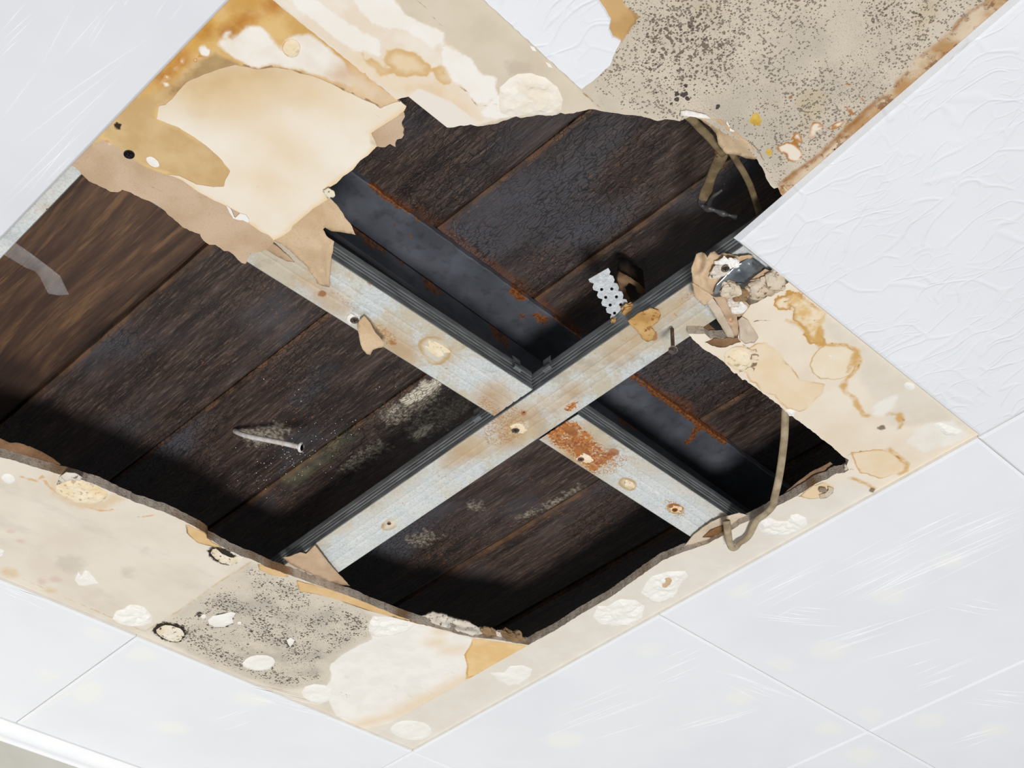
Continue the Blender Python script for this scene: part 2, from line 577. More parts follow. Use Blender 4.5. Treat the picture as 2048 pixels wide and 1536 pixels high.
def m_board_low():
    b = NB('lower_board')
    c = b.mix(b.ramp(b.noise(14, 4.0), 0.35, 0.7), S(228, 219, 205), S(220, 209, 193))
    sm = b.ramp(b.noise(7, 5.0, 0.65, b.scaled(1, 2.2, 1)), 0.54, 0.75)
    c = b.mix(b.math('MULTIPLY', sm, 0.5), c, S(196, 188, 178))
    c = b.fill(c, 'mould', S(214, 203, 186), S(205, 195, 180), soft=0.006, amp=0.006)
    gm = b.math('MULTIPLY', b.ramp(b.attr('mould'), -0.03, 0.0, 1.0, 0.0), b.ramp(b.noise(16, 4.0), 0.46, 0.66))
    c = b.mix(b.math('MULTIPLY', gm, 0.75), c, S(176, 168, 156))
    c = b.speck(c, 'mould', S(150, 142, 132), 600, 0.52, 0.1, 0.03, low=17, k=0.7, lowk=0.45)
    c = b.dots(c, 'mould', S(82, 74, 66), 400, 0.7, 0.03, 17, 0.9, 0.32, 0.62)
    c = b.dots(c, 'mould', S(70, 62, 56), 260, 0.55, 0.03, 24, 0.9, 0.42, 0.68)
    c = b.fill(c, 'stain', S(216, 190, 150), soft=0.006, amp=0.008, k=0.7)
    c = b.fill(c, 'stline', S(212, 166, 104), soft=0.0012, amp=0.003, scale=120, k=0.8)
    c = b.fill(c, 'pink', S(206, 172, 166), soft=0.004, amp=0.005, k=0.5)
    c = b.fill(c, 'smudge', S(178, 166, 148), soft=0.008, amp=0.014, k=0.35)
    c = b.fill(c, 'plaster', S(242, 238, 232), S(236, 231, 223), soft=0.0015, amp=0.003, scale=120)
    pm = b.math('MULTIPLY', b.ramp(b.attr('plaster'), -0.01, 0.0, 1.0, 0.0), b.ramp(b.noise(26, 5.0, 0.65, b.scaled(1, 2, 1, 0.6)), 0.58, 0.75))
    c = b.mix(b.math('MULTIPLY', pm, 0.55), c, S(204, 198, 190))
    c = b.speck(c, 'plspk', S(120, 112, 102), 420, 0.56, 0.05, 0.015)
    c = b.fill(c, 'peach', S(232, 208, 174), soft=0.02, amp=0.01, scale=30, k=0.85)
    c = b.fill(c, 'amber', S(232, 200, 148), S(226, 188, 130), soft=0.0015, amp=0.003, ring=S(206, 160, 90), rw=0.002)
    c = b.fill(c, 'tanp', S(222, 188, 140), S(214, 176, 124), soft=0.001, amp=0.0015, ring=S(120, 88, 50), rw=0.0014)
    c = b.fill(c, 'dark', S(46, 38, 32), soft=0.0016, amp=0.007, scale=170, off=0.0012)
    c = b.fill(c, 'seam', S(206, 182, 142), soft=0.0012, amp=0.001)
    b.bump(b.noise(210, 4.0), 0.12, 0.001)
    return b.out(c, 0.8, 0, 0.3)

def m_board_right():
    b = NB('stained_board')
    c = b.mix(b.ramp(b.noise(14, 4.0), 0.35, 0.7), S(236, 224, 206), S(228, 212, 190))
    c = b.fill(c, 'pale', S(228, 222, 212), S(224, 216, 204), soft=0.02, amp=0.006)
    c = b.fill(c, 'greybeige', S(225, 216, 201), S(221, 210, 194), soft=0.006, amp=0.008, scale=40)  # greyer beige zone along the big tile
    c = b.fill(c, 'peach', S(231, 208, 174), S(235, 216, 188), soft=0.003, amp=0.009, scale=30, ring=S(206, 168, 116), rw=0.0018)
    c = b.fill(c, 'amber', S(220, 182, 120), S(236, 218, 188), soft=0.004, amp=0.012, scale=45, mott=60, ring=S(194, 144, 74), rw=0.003)
    c = b.fill(c, 'oval', S(236, 223, 200), S(233, 216, 188), soft=0.0015, amp=0.006, scale=35, ring=S(206, 176, 128), rw=0.0013)
    c = b.fill(c, 'line', S(208, 162, 88), soft=0.0025, amp=0.0025, scale=110, k=0.9)
    c = b.fill(c, 'lined', S(158, 104, 40), soft=0.0012, amp=0.002, scale=150, k=0.8)
    c = b.fill(c, 'crack', S(136, 110, 84), soft=0.0006, amp=0.0018, scale=140)
    c = b.fill(c, 'white', S(237, 232, 223), S(232, 224, 212), soft=0.004, amp=0.01, scale=60)
    c = b.speck(c, 'dots', S(250, 246, 236), 300, 0.6, 0.03, 0.01)
    c = b.fill(c, 'dark', S(120, 100, 80), soft=0.0012, amp=0.002, scale=220, k=0.9)
    c = b.fill(c, 'tanp', S(230, 206, 168), soft=0.002, amp=0.003, ring=S(168, 132, 92), rw=0.0012)
    b.bump(b.noise(190, 4.0), 0.15, 0.001)
    b.b.inputs['Coat Weight'].default_value = 0.08
    b.b.inputs['Coat Roughness'].default_value = 0.2
    return b.out(c, 0.7, 0, 0.35)

def m_plaster(name, c1, c2, dirt=None, bs=0.3):
    b = NB(name)
    c = b.mix(b.ramp(b.noise(40, 4.0), 0.35, 0.7), S(*c1), S(*c2))
    if dirt: c = b.mix(b.ramp(b.noise(160, 4.0, 0.65), 0.56, 0.66), c, S(*dirt))
    b.bump(b.noise(150, 4.0), bs, 0.0012)
    return b.out(c, 0.75, 0, 0.35)
M_DAB = m_plaster('white_filler', (243, 240, 234), (236, 232, 225))
M_DAB_CREAM = m_plaster('cream_filler', (240, 226, 200), (232, 208, 166), (186, 168, 140))
M_DAB_OLD = m_plaster('old_filler', (236, 228, 212), (224, 206, 172), (70, 60, 52))
M_CRUMB = m_plaster('gypsum_crumb', (214, 200, 180), (190, 168, 138), (112, 84, 56), 0.7)
M_CRUMB_W = m_plaster('gypsum_crumb_pale', (226, 218, 206), (206, 194, 178), (120, 108, 94), 0.7)
M_CRUMB_B = m_plaster('gypsum_crumb_brown', (150, 122, 88), (110, 84, 56), (70, 50, 32), 0.7)
M_FIBRE = m_plaster('fibre_remnant', (206, 168, 110), (182, 138, 78), (150, 96, 44), 0.8)

# foam tiles
def m_tile(name, emboss=False, c1=(236, 238, 242), c2=(231, 233, 238)):
    b = NB(name)
    c = b.mix(b.ramp(b.noise(5, 3.0), 0.35, 0.7), S(*c1), S(*c2))
    c = b.fill(c, 'ghost', S(244, 243, 238), soft=0.01, amp=0.004, k=0.65)
    if emboss:
        nv = b.noise(9, 2.0, 0.5, None, 0.0, True)
        vec = b.n('ShaderNodeVectorMath', operation='MULTIPLY_ADD')
        b.link(nv, vec.inputs[0]); vec.inputs[1].default_value = (0.10, 0.10, 0.0); b.link(b.pos, vec.inputs[2])
        mp = b.n('ShaderNodeMapping'); mp.inputs['Scale'].default_value = (1.0, 0.45, 0.0); mp.inputs['Rotation'].default_value = (0, 0, 0.75)
        b.link(vec.outputs[0], mp.inputs['Vector'])
        v1 = b.voro(34, 'DISTANCE_TO_EDGE', mp.outputs[0])
        ln = b.ramp(v1, 0.0, 0.075, 1.0, 0.0)
        brk = b.ramp(b.noise(18, 2.0), 0.4, 0.5)
        h = b.math('MULTIPLY', ln, brk)
        v2 = b.voro(60, 'DISTANCE_TO_EDGE', mp.outputs[0])
        h2 = b.math('MULTIPLY', b.ramp(v2, 0.0, 0.1, 1.0, 0.0), b.ramp(b.noise(20, 2.0), 0.46, 0.54))
        h = b.math('MULTIPLY_ADD', h2, 0.5, h)
        h = b.math('MULTIPLY_ADD', b.noise(420, 2.0), 0.3, h)
        b.bump(h, 0.34, 0.0016)
        return b.out(c, 0.42, 0, 0.5)
    b.bump(b.noise(300, 2.0), 0.04, 0.0008)
    return b.out(c, 0.5, 0, 0.4)
M_TILE = m_tile('foam_tile_smooth')
M_TILE_DIM = m_tile('foam_tile_dimmed', False, (227, 228, 233), (219, 220, 226))  # darker copy for the top left tile, offsetting the lamp's stronger light there
M_TILE_EMB = m_tile('foam_tile_embossed', True)
M_TILE_SIDE = simple('foam_tile_edge', S(242, 241, 238), S(236, 232, 224), 0.7)

# wood
def m_wood(name, dark, mid, hi, brown=False):
    b = NB(name)
    oi = b.n('ShaderNodeObjectInfo')
    rv = b.n('ShaderNodeVectorMath', operation='MULTIPLY_ADD')
    cx = b.n('ShaderNodeCombineXYZ')
    b.link(oi.outputs['Random'], cx.inputs[0]); b.link(oi.outputs['Random'], cx.inputs[1])
    b.link(cx.outputs[0], rv.inputs[0]); rv.inputs[1].default_value = (3.0, 7.0, 0.0); b.link(b.pos, rv.inputs[2])
    wv = rv.outputs[0]
    def sc(x, y):
        mp = b.n('ShaderNodeMapping'); mp.inputs['Scale'].default_value = (x, y, 1); b.link(wv, mp.inputs['Vector']); return mp.outputs[0]
    if brown:
        dn = b.noise(4.0, 2.0, 0.5, sc(1, 0.5), 0, True)
        vec = b.n('ShaderNodeVectorMath', operation='MULTIPLY_ADD')
        b.link(dn, vec.inputs[0]); vec.inputs[1].default_value = (0.07, 0.12, 0); b.link(wv, vec.inputs[2])
        mp = b.n('ShaderNodeMapping'); mp.inputs['Scale'].default_value = (34, 2.6, 1); b.link(vec.outputs[0], mp.inputs['Vector'])
        g = b.noise(2.2, 6.0, 0.62, mp.outputs[0])
        c = b.mix(b.ramp(g, 0.35, 0.66), dark, mid)
        c = b.mix(b.ramp(b.noise(3.5, 3.0, 0.55, mp.outputs[0]), 0.52, 0.72), c, hi)
        c = b.mix(b.math('MULTIPLY', b.ramp(b.noise(200, 3.0, 0.6, sc(3, 0.2)), 0.5, 0.7), 0.5), c, dark)
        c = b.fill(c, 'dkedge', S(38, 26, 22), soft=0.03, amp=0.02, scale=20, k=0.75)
        rough = 0.6
        h = b.noise(200, 4.0, 0.6, sc(3, 0.2))
        b.bump(h, 0.25, 0.001)
    else:
        g = b.noise(60, 5.0, 0.65, sc(1.0, 0.07))
        c = b.mix(b.ramp(g, 0.38, 0.68), dark, mid)
        fg = b.noise(420, 4.0, 0.7, sc(1.0, 0.09))
        c = b.mix(b.math('MULTIPLY', b.ramp(fg, 0.5, 0.72), 0.6), c, S(124, 106, 94))
        c = b.mix(b.math('MULTIPLY', b.ramp(fg, 0.5, 0.3), 0.7), c, S(22, 17, 16))
        big = b.noise(7, 3.0, 0.55, sc(1.0, 0.5))
        c = b.mix(b.ramp(big, 0.45, 0.68), c, hi)
        # warm scratched fibres
        sp = b.noise(520, 3.0, 0.6, sc(1.0, 0.3))
        pm = b.math('MULTIPLY', b.ramp(sp, 0.61, 0.69), b.ramp(b.noise(9, 3.0), 0.44, 0.62))
        c = b.mix(pm, c, S(146, 96, 56))
        sp2 = b.math('MULTIPLY', b.ramp(b.noise(430, 2.0, 0.6), 0.71, 0.76), b.ramp(b.noise(11, 2.0, 0.5, sc(1.3, 1)), 0.46, 0.6))
        c = b.mix(sp2, c, S(186, 172, 156))
        c = b.fill(c, 'edge', S(116, 84, 56), S(66, 48, 36), soft=0.0025, amp=0.004, scale=40, k=0.75, mott=30)
        c = b.fill(c, 'bloom', S(176, 166, 148), S(92, 82, 72), soft=0.006, amp=0.024, scale=110, k=0.7, mott=200)
        c = b.fill(c, 'chalk', S(222, 212, 192), soft=0.0025, amp=0.005, scale=120, k=0.95)
        c = b.fill(c, 'rust', S(118, 72, 40), S(84, 46, 28), soft=0.005, amp=0.014, scale=220, k=0.6)
        c = b.fill(c, 'green', S(122, 116, 86), S(70, 74, 66), soft=0.01, amp=0.014, scale=60, k=0.6)
        # alligator cracks across the grain
        dn = b.noise(30, 2.0, 0.5, sc(1, 1), 0, True)
        vec = b.n('ShaderNodeVectorMath', operation='MULTIPLY_ADD')
        b.link(dn, vec.inputs[0]); vec.inputs[1].default_value = (0.012, 0.03, 0); b.link(wv, vec.inputs[2])
        mp = b.n('ShaderNodeMapping'); mp.inputs['Scale'].default_value = (1.0, 0.3, 0.0); b.link(vec.outputs[0], mp.inputs['Vector'])
        cr = b.voro(300, 'DISTANCE_TO_EDGE', mp.outputs[0])
        crl = b.ramp(cr, 0.0, 0.12)
        patch = b.ramp(b.noise(8, 2.0, 0.5, sc(1, 0.6)), 0.38, 0.56)
        c = b.mix(b.math('MULTIPLY', b.math('SUBTRACT', 1.0, crl), b.math('MULTIPLY', patch, 0.8)), c, S(20, 16, 15))
        h = b.math('MULTIPLY_ADD', b.math('MULTIPLY', crl, patch), 0.35, b.noise(330, 5.0, 0.7, sc(1, 0.12)))
        h = b.math('MULTIPLY_ADD', b.noise(500, 3.0), 0.4, h)
        b.bump(h, 0.7, 0.001)
        rough = b.ramp(big, 0.35, 0.7, 0.45, 0.65)
    return b.out(c, rough, 0, 0.5)
M_WOOD = m_wood('charred_wood', S(48, 38, 35), S(80, 64, 57), S(76, 75, 81))
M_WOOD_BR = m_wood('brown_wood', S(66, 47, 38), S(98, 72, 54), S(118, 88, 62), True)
M_GAP = simple('gap_dark', S(24, 14, 10), S(58, 32, 18), 0.9, scale=40)

# steel
def m_beam():
    b = NB('dark_steel')
    c = b.mix(b.ramp(b.noise(14, 4.0), 0.35, 0.7), S(70, 73, 80), S(92, 95, 103))
    c = b.mix(b.math('MULTIPLY', b.ramp(b.noise(70, 4.0), 0.5, 0.7), 0.4), c, S(46, 46, 50))
    rm = b.fill(c, 'rust', S(142, 84, 36), S(84, 46, 28), soft=0.0015, amp=0.0075, scale=190, mott=260)
    spot = b.math('MULTIPLY', b.ramp(b.voro(30, 'F1', b.scaled(1, 1.2, 1)), 0.05, 0.12, 1.0, 0.0), b.ramp(b.noise(10, 2.0), 0.45, 0.6))
    c = b.mix(b.math('MULTIPLY', spot, 0.7), rm, S(98, 58, 34))
    b.bump(b.noise(260, 4.0), 0.25, 0.001)
    return b.out(c, 0.45, 0.0, 0.6)
M_BEAM = m_beam()

def m_zinc():
    b = NB('galvanised_steel')
    v = b.noise(26, 5.0, 0.65)
    c = b.mix(b.ramp(v, 0.35, 0.68), S(212, 218, 219), S(228, 229, 226))
    c = b.mix(b.math('MULTIPLY', b.ramp(b.noise(340, 3.0, 0.7), 0.45, 0.65), 0.45), c, S(172, 176, 174))
    c = b.mix(b.math('MULTIPLY', b.ramp(b.noise(520, 2.0, 0.7), 0.56, 0.66), 0.5), c, S(244, 244, 242))
    dn = b.ramp(b.math('ADD', b.noise(13, 5.0, 0.65), b.math('MULTIPLY', b.noise(300, 3.0), 0.2)), 0.5, 0.68)
    dk = b.ramp(b.attr('clean'), -0.02, 0.03)
    c = b.mix(b.math('MULTIPLY', b.math('MULTIPLY', dn, dk), 0.75), c, S(200, 184, 154))
    dg = b.math('MULTIPLY', b.ramp(b.noise(24, 6.0, 0.7), 0.52, 0.64), dk)
    c = b.mix(b.math('MULTIPLY', dg, 0.5), c, S(170, 160, 142))
    c = b.fill(c, 'tan', S(208, 180, 142), S(192, 158, 116), soft=0.016, amp=0.016, scale=40, k=0.75)
    c = b.fill(c, 'pale', S(224, 216, 198), soft=0.003, amp=0.002, ring=S(196, 168, 122), rw=0.004, k=0.7)
    c = b.speck(c, 'rust', S(196, 122, 52), 300, 0.42, 0.05, 0.008, low=50, lowk=0.5)
    c = b.speck(c, 'rust', S(156, 86, 52), 240, 0.5, 0.05, 0.008, low=36, lowk=0.5)
    c = b.speck(c, 'rustlo', S(182, 132, 80), 420, 0.5, 0.06, 0.01, k=0.7)
    c = b.fill(c, 'rustd', S(142, 82, 44), S(178, 112, 54), soft=0.0015, amp=0.003, scale=150, k=0.85)
    c = b.fill(c, 'hole', S(30, 24, 20), soft=0.0004, amp=0.0004)
    b.bump(b.noise(420, 3.0), 0.08, 0.001)
    return b.out(c, 0.36, 0.12, 0.5)
M_ZINC = m_zinc()
def m_zinc_side():
    b = NB('galvanised_flange')
    c = b.mix(b.ramp(b.noise(30, 4.0, 0.6, b.scaled(1, 1, 6)), 0.35, 0.7), S(158, 162, 164), S(122, 124, 124))
    b.bump(b.noise(300, 3.0), 0.05, 0.001)
    return b.out(c, 0.3, 0.55, 0.5)
M_ZSIDE = m_zinc_side()
M_SCREW = simple('screw_steel', S(122, 108, 98), S(156, 142, 130), 0.5, 0.1, 300)
M_SCREW_DK = simple('screw_black', S(44, 42, 42), S(62, 58, 56), 0.45, 0.4, 300)
M_NAIL = simple('nail_zinc', S(226, 224, 226), S(206, 190, 178), 0.5, 0.05, 120, bump=0.3)
M_CABLE = simple('cable_sheath', S(176, 160, 134), S(138, 120, 94), 0.7, 0, 60, bump=0.2)
M_CABLE_DK = simple('cable_sheath_old', S(136, 118, 88), S(100, 82, 56), 0.7, 0, 70, bump=0.3)
M_BURNT = simple('burnt_sheath', S(52, 50, 52), S(84, 80, 80), 0.4, 0, 90, bump=0.6, bscale=260)
M_COPPER = simple('copper', S(150, 92, 58), S(110, 66, 44), 0.5, 0.5)
M_WALL = simple('wall_paint', S(216, 213, 202), S(208, 205, 193), 0.85, scale=14, bump=0.2, bscale=90)
M_CORN = simple('cornice_foam', S(246, 247, 249), S(242, 243, 246), 0.5, scale=20)
M_YELLOW = simple('yellow_chip', S(216, 184, 92), S(198, 158, 62), 0.7, scale=120, bump=0.5)

def m_film():
    b = NB('clear_film')
    b.m.use_nodes = True
    b.b.inputs['Base Color'].default_value = (0.92, 0.92, 0.92, 1)
    tr = b.n('ShaderNodeBsdfTransparent')
    mx = b.n('ShaderNodeMixShader')
    fac = b.ramp(b.noise(30, 4.0), 0.3, 0.8, 0.05, 0.13)
    b.link(fac, mx.inputs[0]); b.link(tr.outputs[0], mx.inputs[1]); b.link(b.b.outputs[0], mx.inputs[2])
    b.link(mx.outputs[0], b.t.nodes['Material Output'].inputs['Surface'])
    b.b.inputs['Roughness'].default_value = 0.15
    return b.m
M_FILM = m_film()

# ------------------------------------------------------------------ wooden deck above
ZW = 0.155
KB = -0.025
BND = [-1.09, -0.927, -0.7625, -0.592, -0.430, -0.268, -0.106, 0.058, 0.222, 0.386]
deck = empty('wall_deck_above', (-0.4, 0.4, Z0 + ZW), 'dark charred plank deck seen through the hole, above the steel beam', 'ceiling', kind='structure')
deck.name = 'ceiling_deck'
PL_SH = {
    # strokes and patches seen on the planks (photograph points)
    'bloom': [('p', [(770, 815), (830, 790), (850, 770), (880, 765), (885, 790), (830, 830), (790, 850), (760, 835)]),
              ('p', [(810, 860), (850, 825), (930, 790), (950, 800), (900, 850), (830, 885)]),
              ('p', [(480, 860), (520, 855), (555, 845), (580, 860), (560, 880), (520, 895), (490, 885)]),
              ('p', [(940, 1005), (960, 1003), (960, 1018), (945, 1018)]),
              ('p', [(760, 880), (700, 920), (680, 945), (720, 935), (780, 895)]),
              ('p', [(810, 1075), (850, 1060), (880, 1075), (850, 1090), (820, 1090)]),
              ('l', [(1040, 1035), (1100, 1010), (1160, 975)], 0.004)],
    'chalk': [('p', [(795, 802), (820, 786), (845, 770), (872, 758), (884, 766), (866, 785), (840, 800), (812, 812)]),
              ('p', [(825, 868), (850, 850), (870, 848), (850, 872), (830, 880)]),
              ('l', [(780, 830), (850, 762)], 0.0015)],
    'rust': [('l', [(781, 398), (880, 455), (1075, 598), (1160, 668), (1260, 742), (1399, 842), (1440, 875)], 0.006),
             ('l', [(835, 415), (870, 440), (880, 450)], 0.004), ('p', [(1330, 780), (1380, 800), (1400, 830), (1370, 815)])],
    'green': [('p', [(560, 965), (640, 905), (700, 860), (720, 870), (660, 920), (590, 975)])],
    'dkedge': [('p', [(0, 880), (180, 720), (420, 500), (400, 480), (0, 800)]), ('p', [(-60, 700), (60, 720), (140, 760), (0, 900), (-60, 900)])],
}
PLANK_NOTE = {2: 'brown grained plank'}
for i in range(len(BND) - 1):
    brown = i <= 1
    g = 0.0016
    nx, ny = 36, 300
    y0, y1 = -0.35, 1.35
    verts = []; faces = []; uu = []
    dz = 0.0012 * math.sin(i * 2.3)
    for b_ in range(ny + 1):
        y = y0 + (y1 - y0) * b_ / ny
        for a in range(nx + 1):
            t = a / nx
            x = BND[i] + g + (BND[i + 1] - BND[i] - 2 * g) * t + KB * y
            e = min(t, 1 - t) * (BND[i + 1] - BND[i])
            ch = 0.003 * max(0, 1 - e / 0.004)
            if a in (0, nx): x += 0.0012 * fract(i * 3.3, y, 12, i * 1.7 + a) 
            verts.append((x, y, Z0 + ZW + dz + ch)); uu.append(t * (BND[i + 1] - BND[i]))
    n = len(verts)
    for b_ in range(ny):
        for a in range(nx):
            k = b_ * (nx + 1) + a
            faces.append((k, k + nx + 1, k + nx + 2, k + 1))
    # sides and top
    for a_idx, flip in ((0, True), (nx, False)):
        base = len(verts)
        for b_ in range(ny + 1):
            v = verts[b_ * (nx + 1) + a_idx]
            verts.append((v[0], v[1], Z0 + ZW + 0.024)); uu.append(0.0 if a_idx == 0 else 0.16)
        for b_ in range(ny):
            p = b_ * (nx + 1) + a_idx; q = (b_ + 1) * (nx + 1) + a_idx
            f = (p, q, base + b_ + 1, base + b_)
            faces.append(f if not flip else f[::-1])
    bl = n; br = n + ny + 1
    faces.append((bl, bl + ny, br + ny, br))
    xs = np.array([v[0] for v in verts]); ys = np.array([v[1] for v in verts])
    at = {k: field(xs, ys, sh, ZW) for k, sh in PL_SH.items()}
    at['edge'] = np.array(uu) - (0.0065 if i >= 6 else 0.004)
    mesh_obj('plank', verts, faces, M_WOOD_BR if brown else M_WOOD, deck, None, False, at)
v, f = boxv(BND[0] - 0.05, BND[-1] + 0.05, -0.35, 1.35, Z0 + ZW + 0.024, Z0 + ZW + 0.04)
mesh_obj('backing_board', v, f, M_GAP, deck)

# beads of water hanging under the planks
def droplets():
    b = NB('water_bead')
    b.out((0.75, 0.76, 0.78, 1), 0.08, 0.0, 0.8)
    r = random.Random(4)
    V = []; F = []
    base = bmesh.new(); bmesh.ops.create_icosphere(base, subdivisions=1, radius=1.0)
    bv = [v.co.copy() for v in base.verts]; bf = [tuple(v.index for v in f_.verts) for f_ in base.faces]; base.free()
    for k in range(150):
        px = r.gauss(560, 42); py = r.gauss(925, 28)
        if k > 110: px = r.gauss(640, 40); py = r.gauss(870, 20)
        if k > 135: px = r.uniform(500, 800); py = r.uniform(720, 900)
        c = U(px, py, ZW - 0.0006); q = r.uniform(0.0003, 0.0008); n0_ = len(V)
        V += [c + v * q for v in bv]; F += [tuple(n0_ + i_ for i_ in f_) for f_ in bf]
    o = mesh_obj('water_beads', V, F, b.m, deck, None, True)
    o['kind'] = 'stuff'
droplets()

# ------------------------------------------------------------------ steel I-beam
ZF = 0.146
beam = empty('steel_beam', (-0.4, 0.36, Z0 + ZF), 'dark rusty steel beam running under the plank deck behind the metal cross', 'beam')
def joist_y(x):      # near edge of the flange in plan
    a = U(781, 400, ZF); b = U(1546, 953, ZF)
    return a.y + (b.y - a.y) * (x - a.x) / (b.x - a.x)
def web_y(x):
    a = U(682, 426, ZF); b = U(1436, 967, ZF)
    return a.y + (b.y - a.y) * (x - a.x) / (b.x - a.x)
RUST_B = {'rust': [('l', [(745, 372), (781, 398), (880, 458), (1075, 600), (1160, 671)], 0.0045), ('l', [(1252, 748), (1399, 847), (1450, 885)], 0.0045),
                   ('p', ell(1035, 590, 22, 10, 35)), ('p', ell(1045, 632, 9, 6)), ('p', ell(788, 455, 7, 5)), ('p', ell(818, 473, 6, 5)), ('p', ell(815, 420, 14, 6, 30)),
                   ('p', ell(942, 552, 6, 4)), ('p', ell(1380, 820, 25, 10, 40)), ('l', [(1395, 852), (1385, 875), (1370, 888)], 0.004), ('p', ell(1080, 640, 20, 8, 35)),
                   ('p', ell(1345, 790, 14, 7, 40)), ('p', ell(965, 520, 10, 5, 30)), ('p', ell(800, 412, 8, 8))]}
RUST_W = {'rust': [('p', ell(740, 480, 34, 10, 32)), ('p', ell(800, 525, 16, 9, 30)), ('p', ell(865, 573, 20, 12, 30)), ('p', ell(995, 665, 22, 12, 30)), ('p', ell(1250, 842, 22, 8, 30)), ('p', ell(860, 545, 6, 6))]}
def beam_piece(name, ring, lay, zz):
    """ring(x) -> list of (y, z) closed cross-section"""
    N = 260
    xs_ = [-1.05 + (0.45 + 1.05) * i / N for i in range(N + 1)]
    verts = []; faces = []
    m = len(ring(0))
    for x in xs_:
        for (y, z) in ring(x):
            verts.append((x, y, Z0 + z))
    for i in range(N):
        for k in range(m):
            k2 = (k + 1) % m
            faces.append((i * m + k, i * m + k2, (i + 1) * m + k2, (i + 1) * m + k))
    faces.append(tuple(range(m))[::-1]); faces.append(tuple(N * m + k for k in range(m)))
    X = np.array([v[0] for v in verts]); Y = np.array([v[1] for v in verts])
    at = {k: field(X, Y, sh, zz) for k, sh in lay.items()}
    return mesh_obj(name, verts, faces, M_BEAM, beam, None, False, at)
def r_flange(x):
    a = joist_y(x) + 0.0012 * fract(x, 0.3, 60, 4.0); b = web_y(x) + 0.062
    ys = [a + (b - a) * t for t in (0, .012, .1, .2, .3, .4, .5, .6, .7, .85, 1)]
    return [(y, ZF + (0.0012 if k == 0 else 0)) for k, y in enumerate(ys)] + [(b, ZF + 0.0085), (a, ZF + 0.0085)]
beam_piece('upper_flange', r_flange, RUST_B, ZF)
def r_web(x):
    w = web_y(x)
    zt = [ZF + 0.002, ZF - 0.005, ZF - 0.0075, ZF - 0.022, ZF - 0.034, ZF - 0.048, ZF - 0.062, ZF - 0.078]
    yo = [0.006, 0.006, 0.0005, 0, 0, 0, 0, 0]
    return [(w + o, z) for o, z in zip(yo, zt)][::-1] + [(w + 0.012, ZF + 0.002), (w + 0.012, ZF - 0.078)]
def field_web():
    pass
def beam_web():
    N = 260
    o = beam_piece('web', r_web, {'rust': []}, ZF)
    me = o.data
    # rust flowers on the upright face, placed by what the photograph shows there
    co = np.empty(len(me.vertices) * 3); me.vertices.foreach_get('co', co); co = co.reshape(-1, 3)
    best = np.full(len(co), 0.5)
    for (px, py, r) in ((740, 480, .012), (765, 500, .008), (800, 525, .008), (860, 570, .012), (875, 580, .008), (995, 665, .014), (1010, 680, .01), (1245, 838, .012), (1265, 850, .008), (715, 462, .009)):
        d = RC.T @ np.array([(px - 1024) / FPX, (py - 768) / FPX, 1.0])
        t = 1.0
        for _ in range(6):
            xx = CP[0] + d[0] * t
            t = (web_y(xx) - CP[1]) / d[1]
        q = CP + d * t; q[2] += Z0
        best = np.minimum(best, np.sqrt(((co - q) ** 2).sum(1)) - r)
    at = me.attributes['rust']; at.data.foreach_set('value', best.astype(np.float32))
beam_web()
def r_low(x):
    w = web_y(x)
    return [(w - 0.028, ZF - 0.086), (w + 0.036, ZF - 0.086), (w + 0.036, ZF - 0.078), (w - 0.028, ZF - 0.078)]
beam_piece('lower_flange', r_low, {'rust': []}, ZF - 0.086)

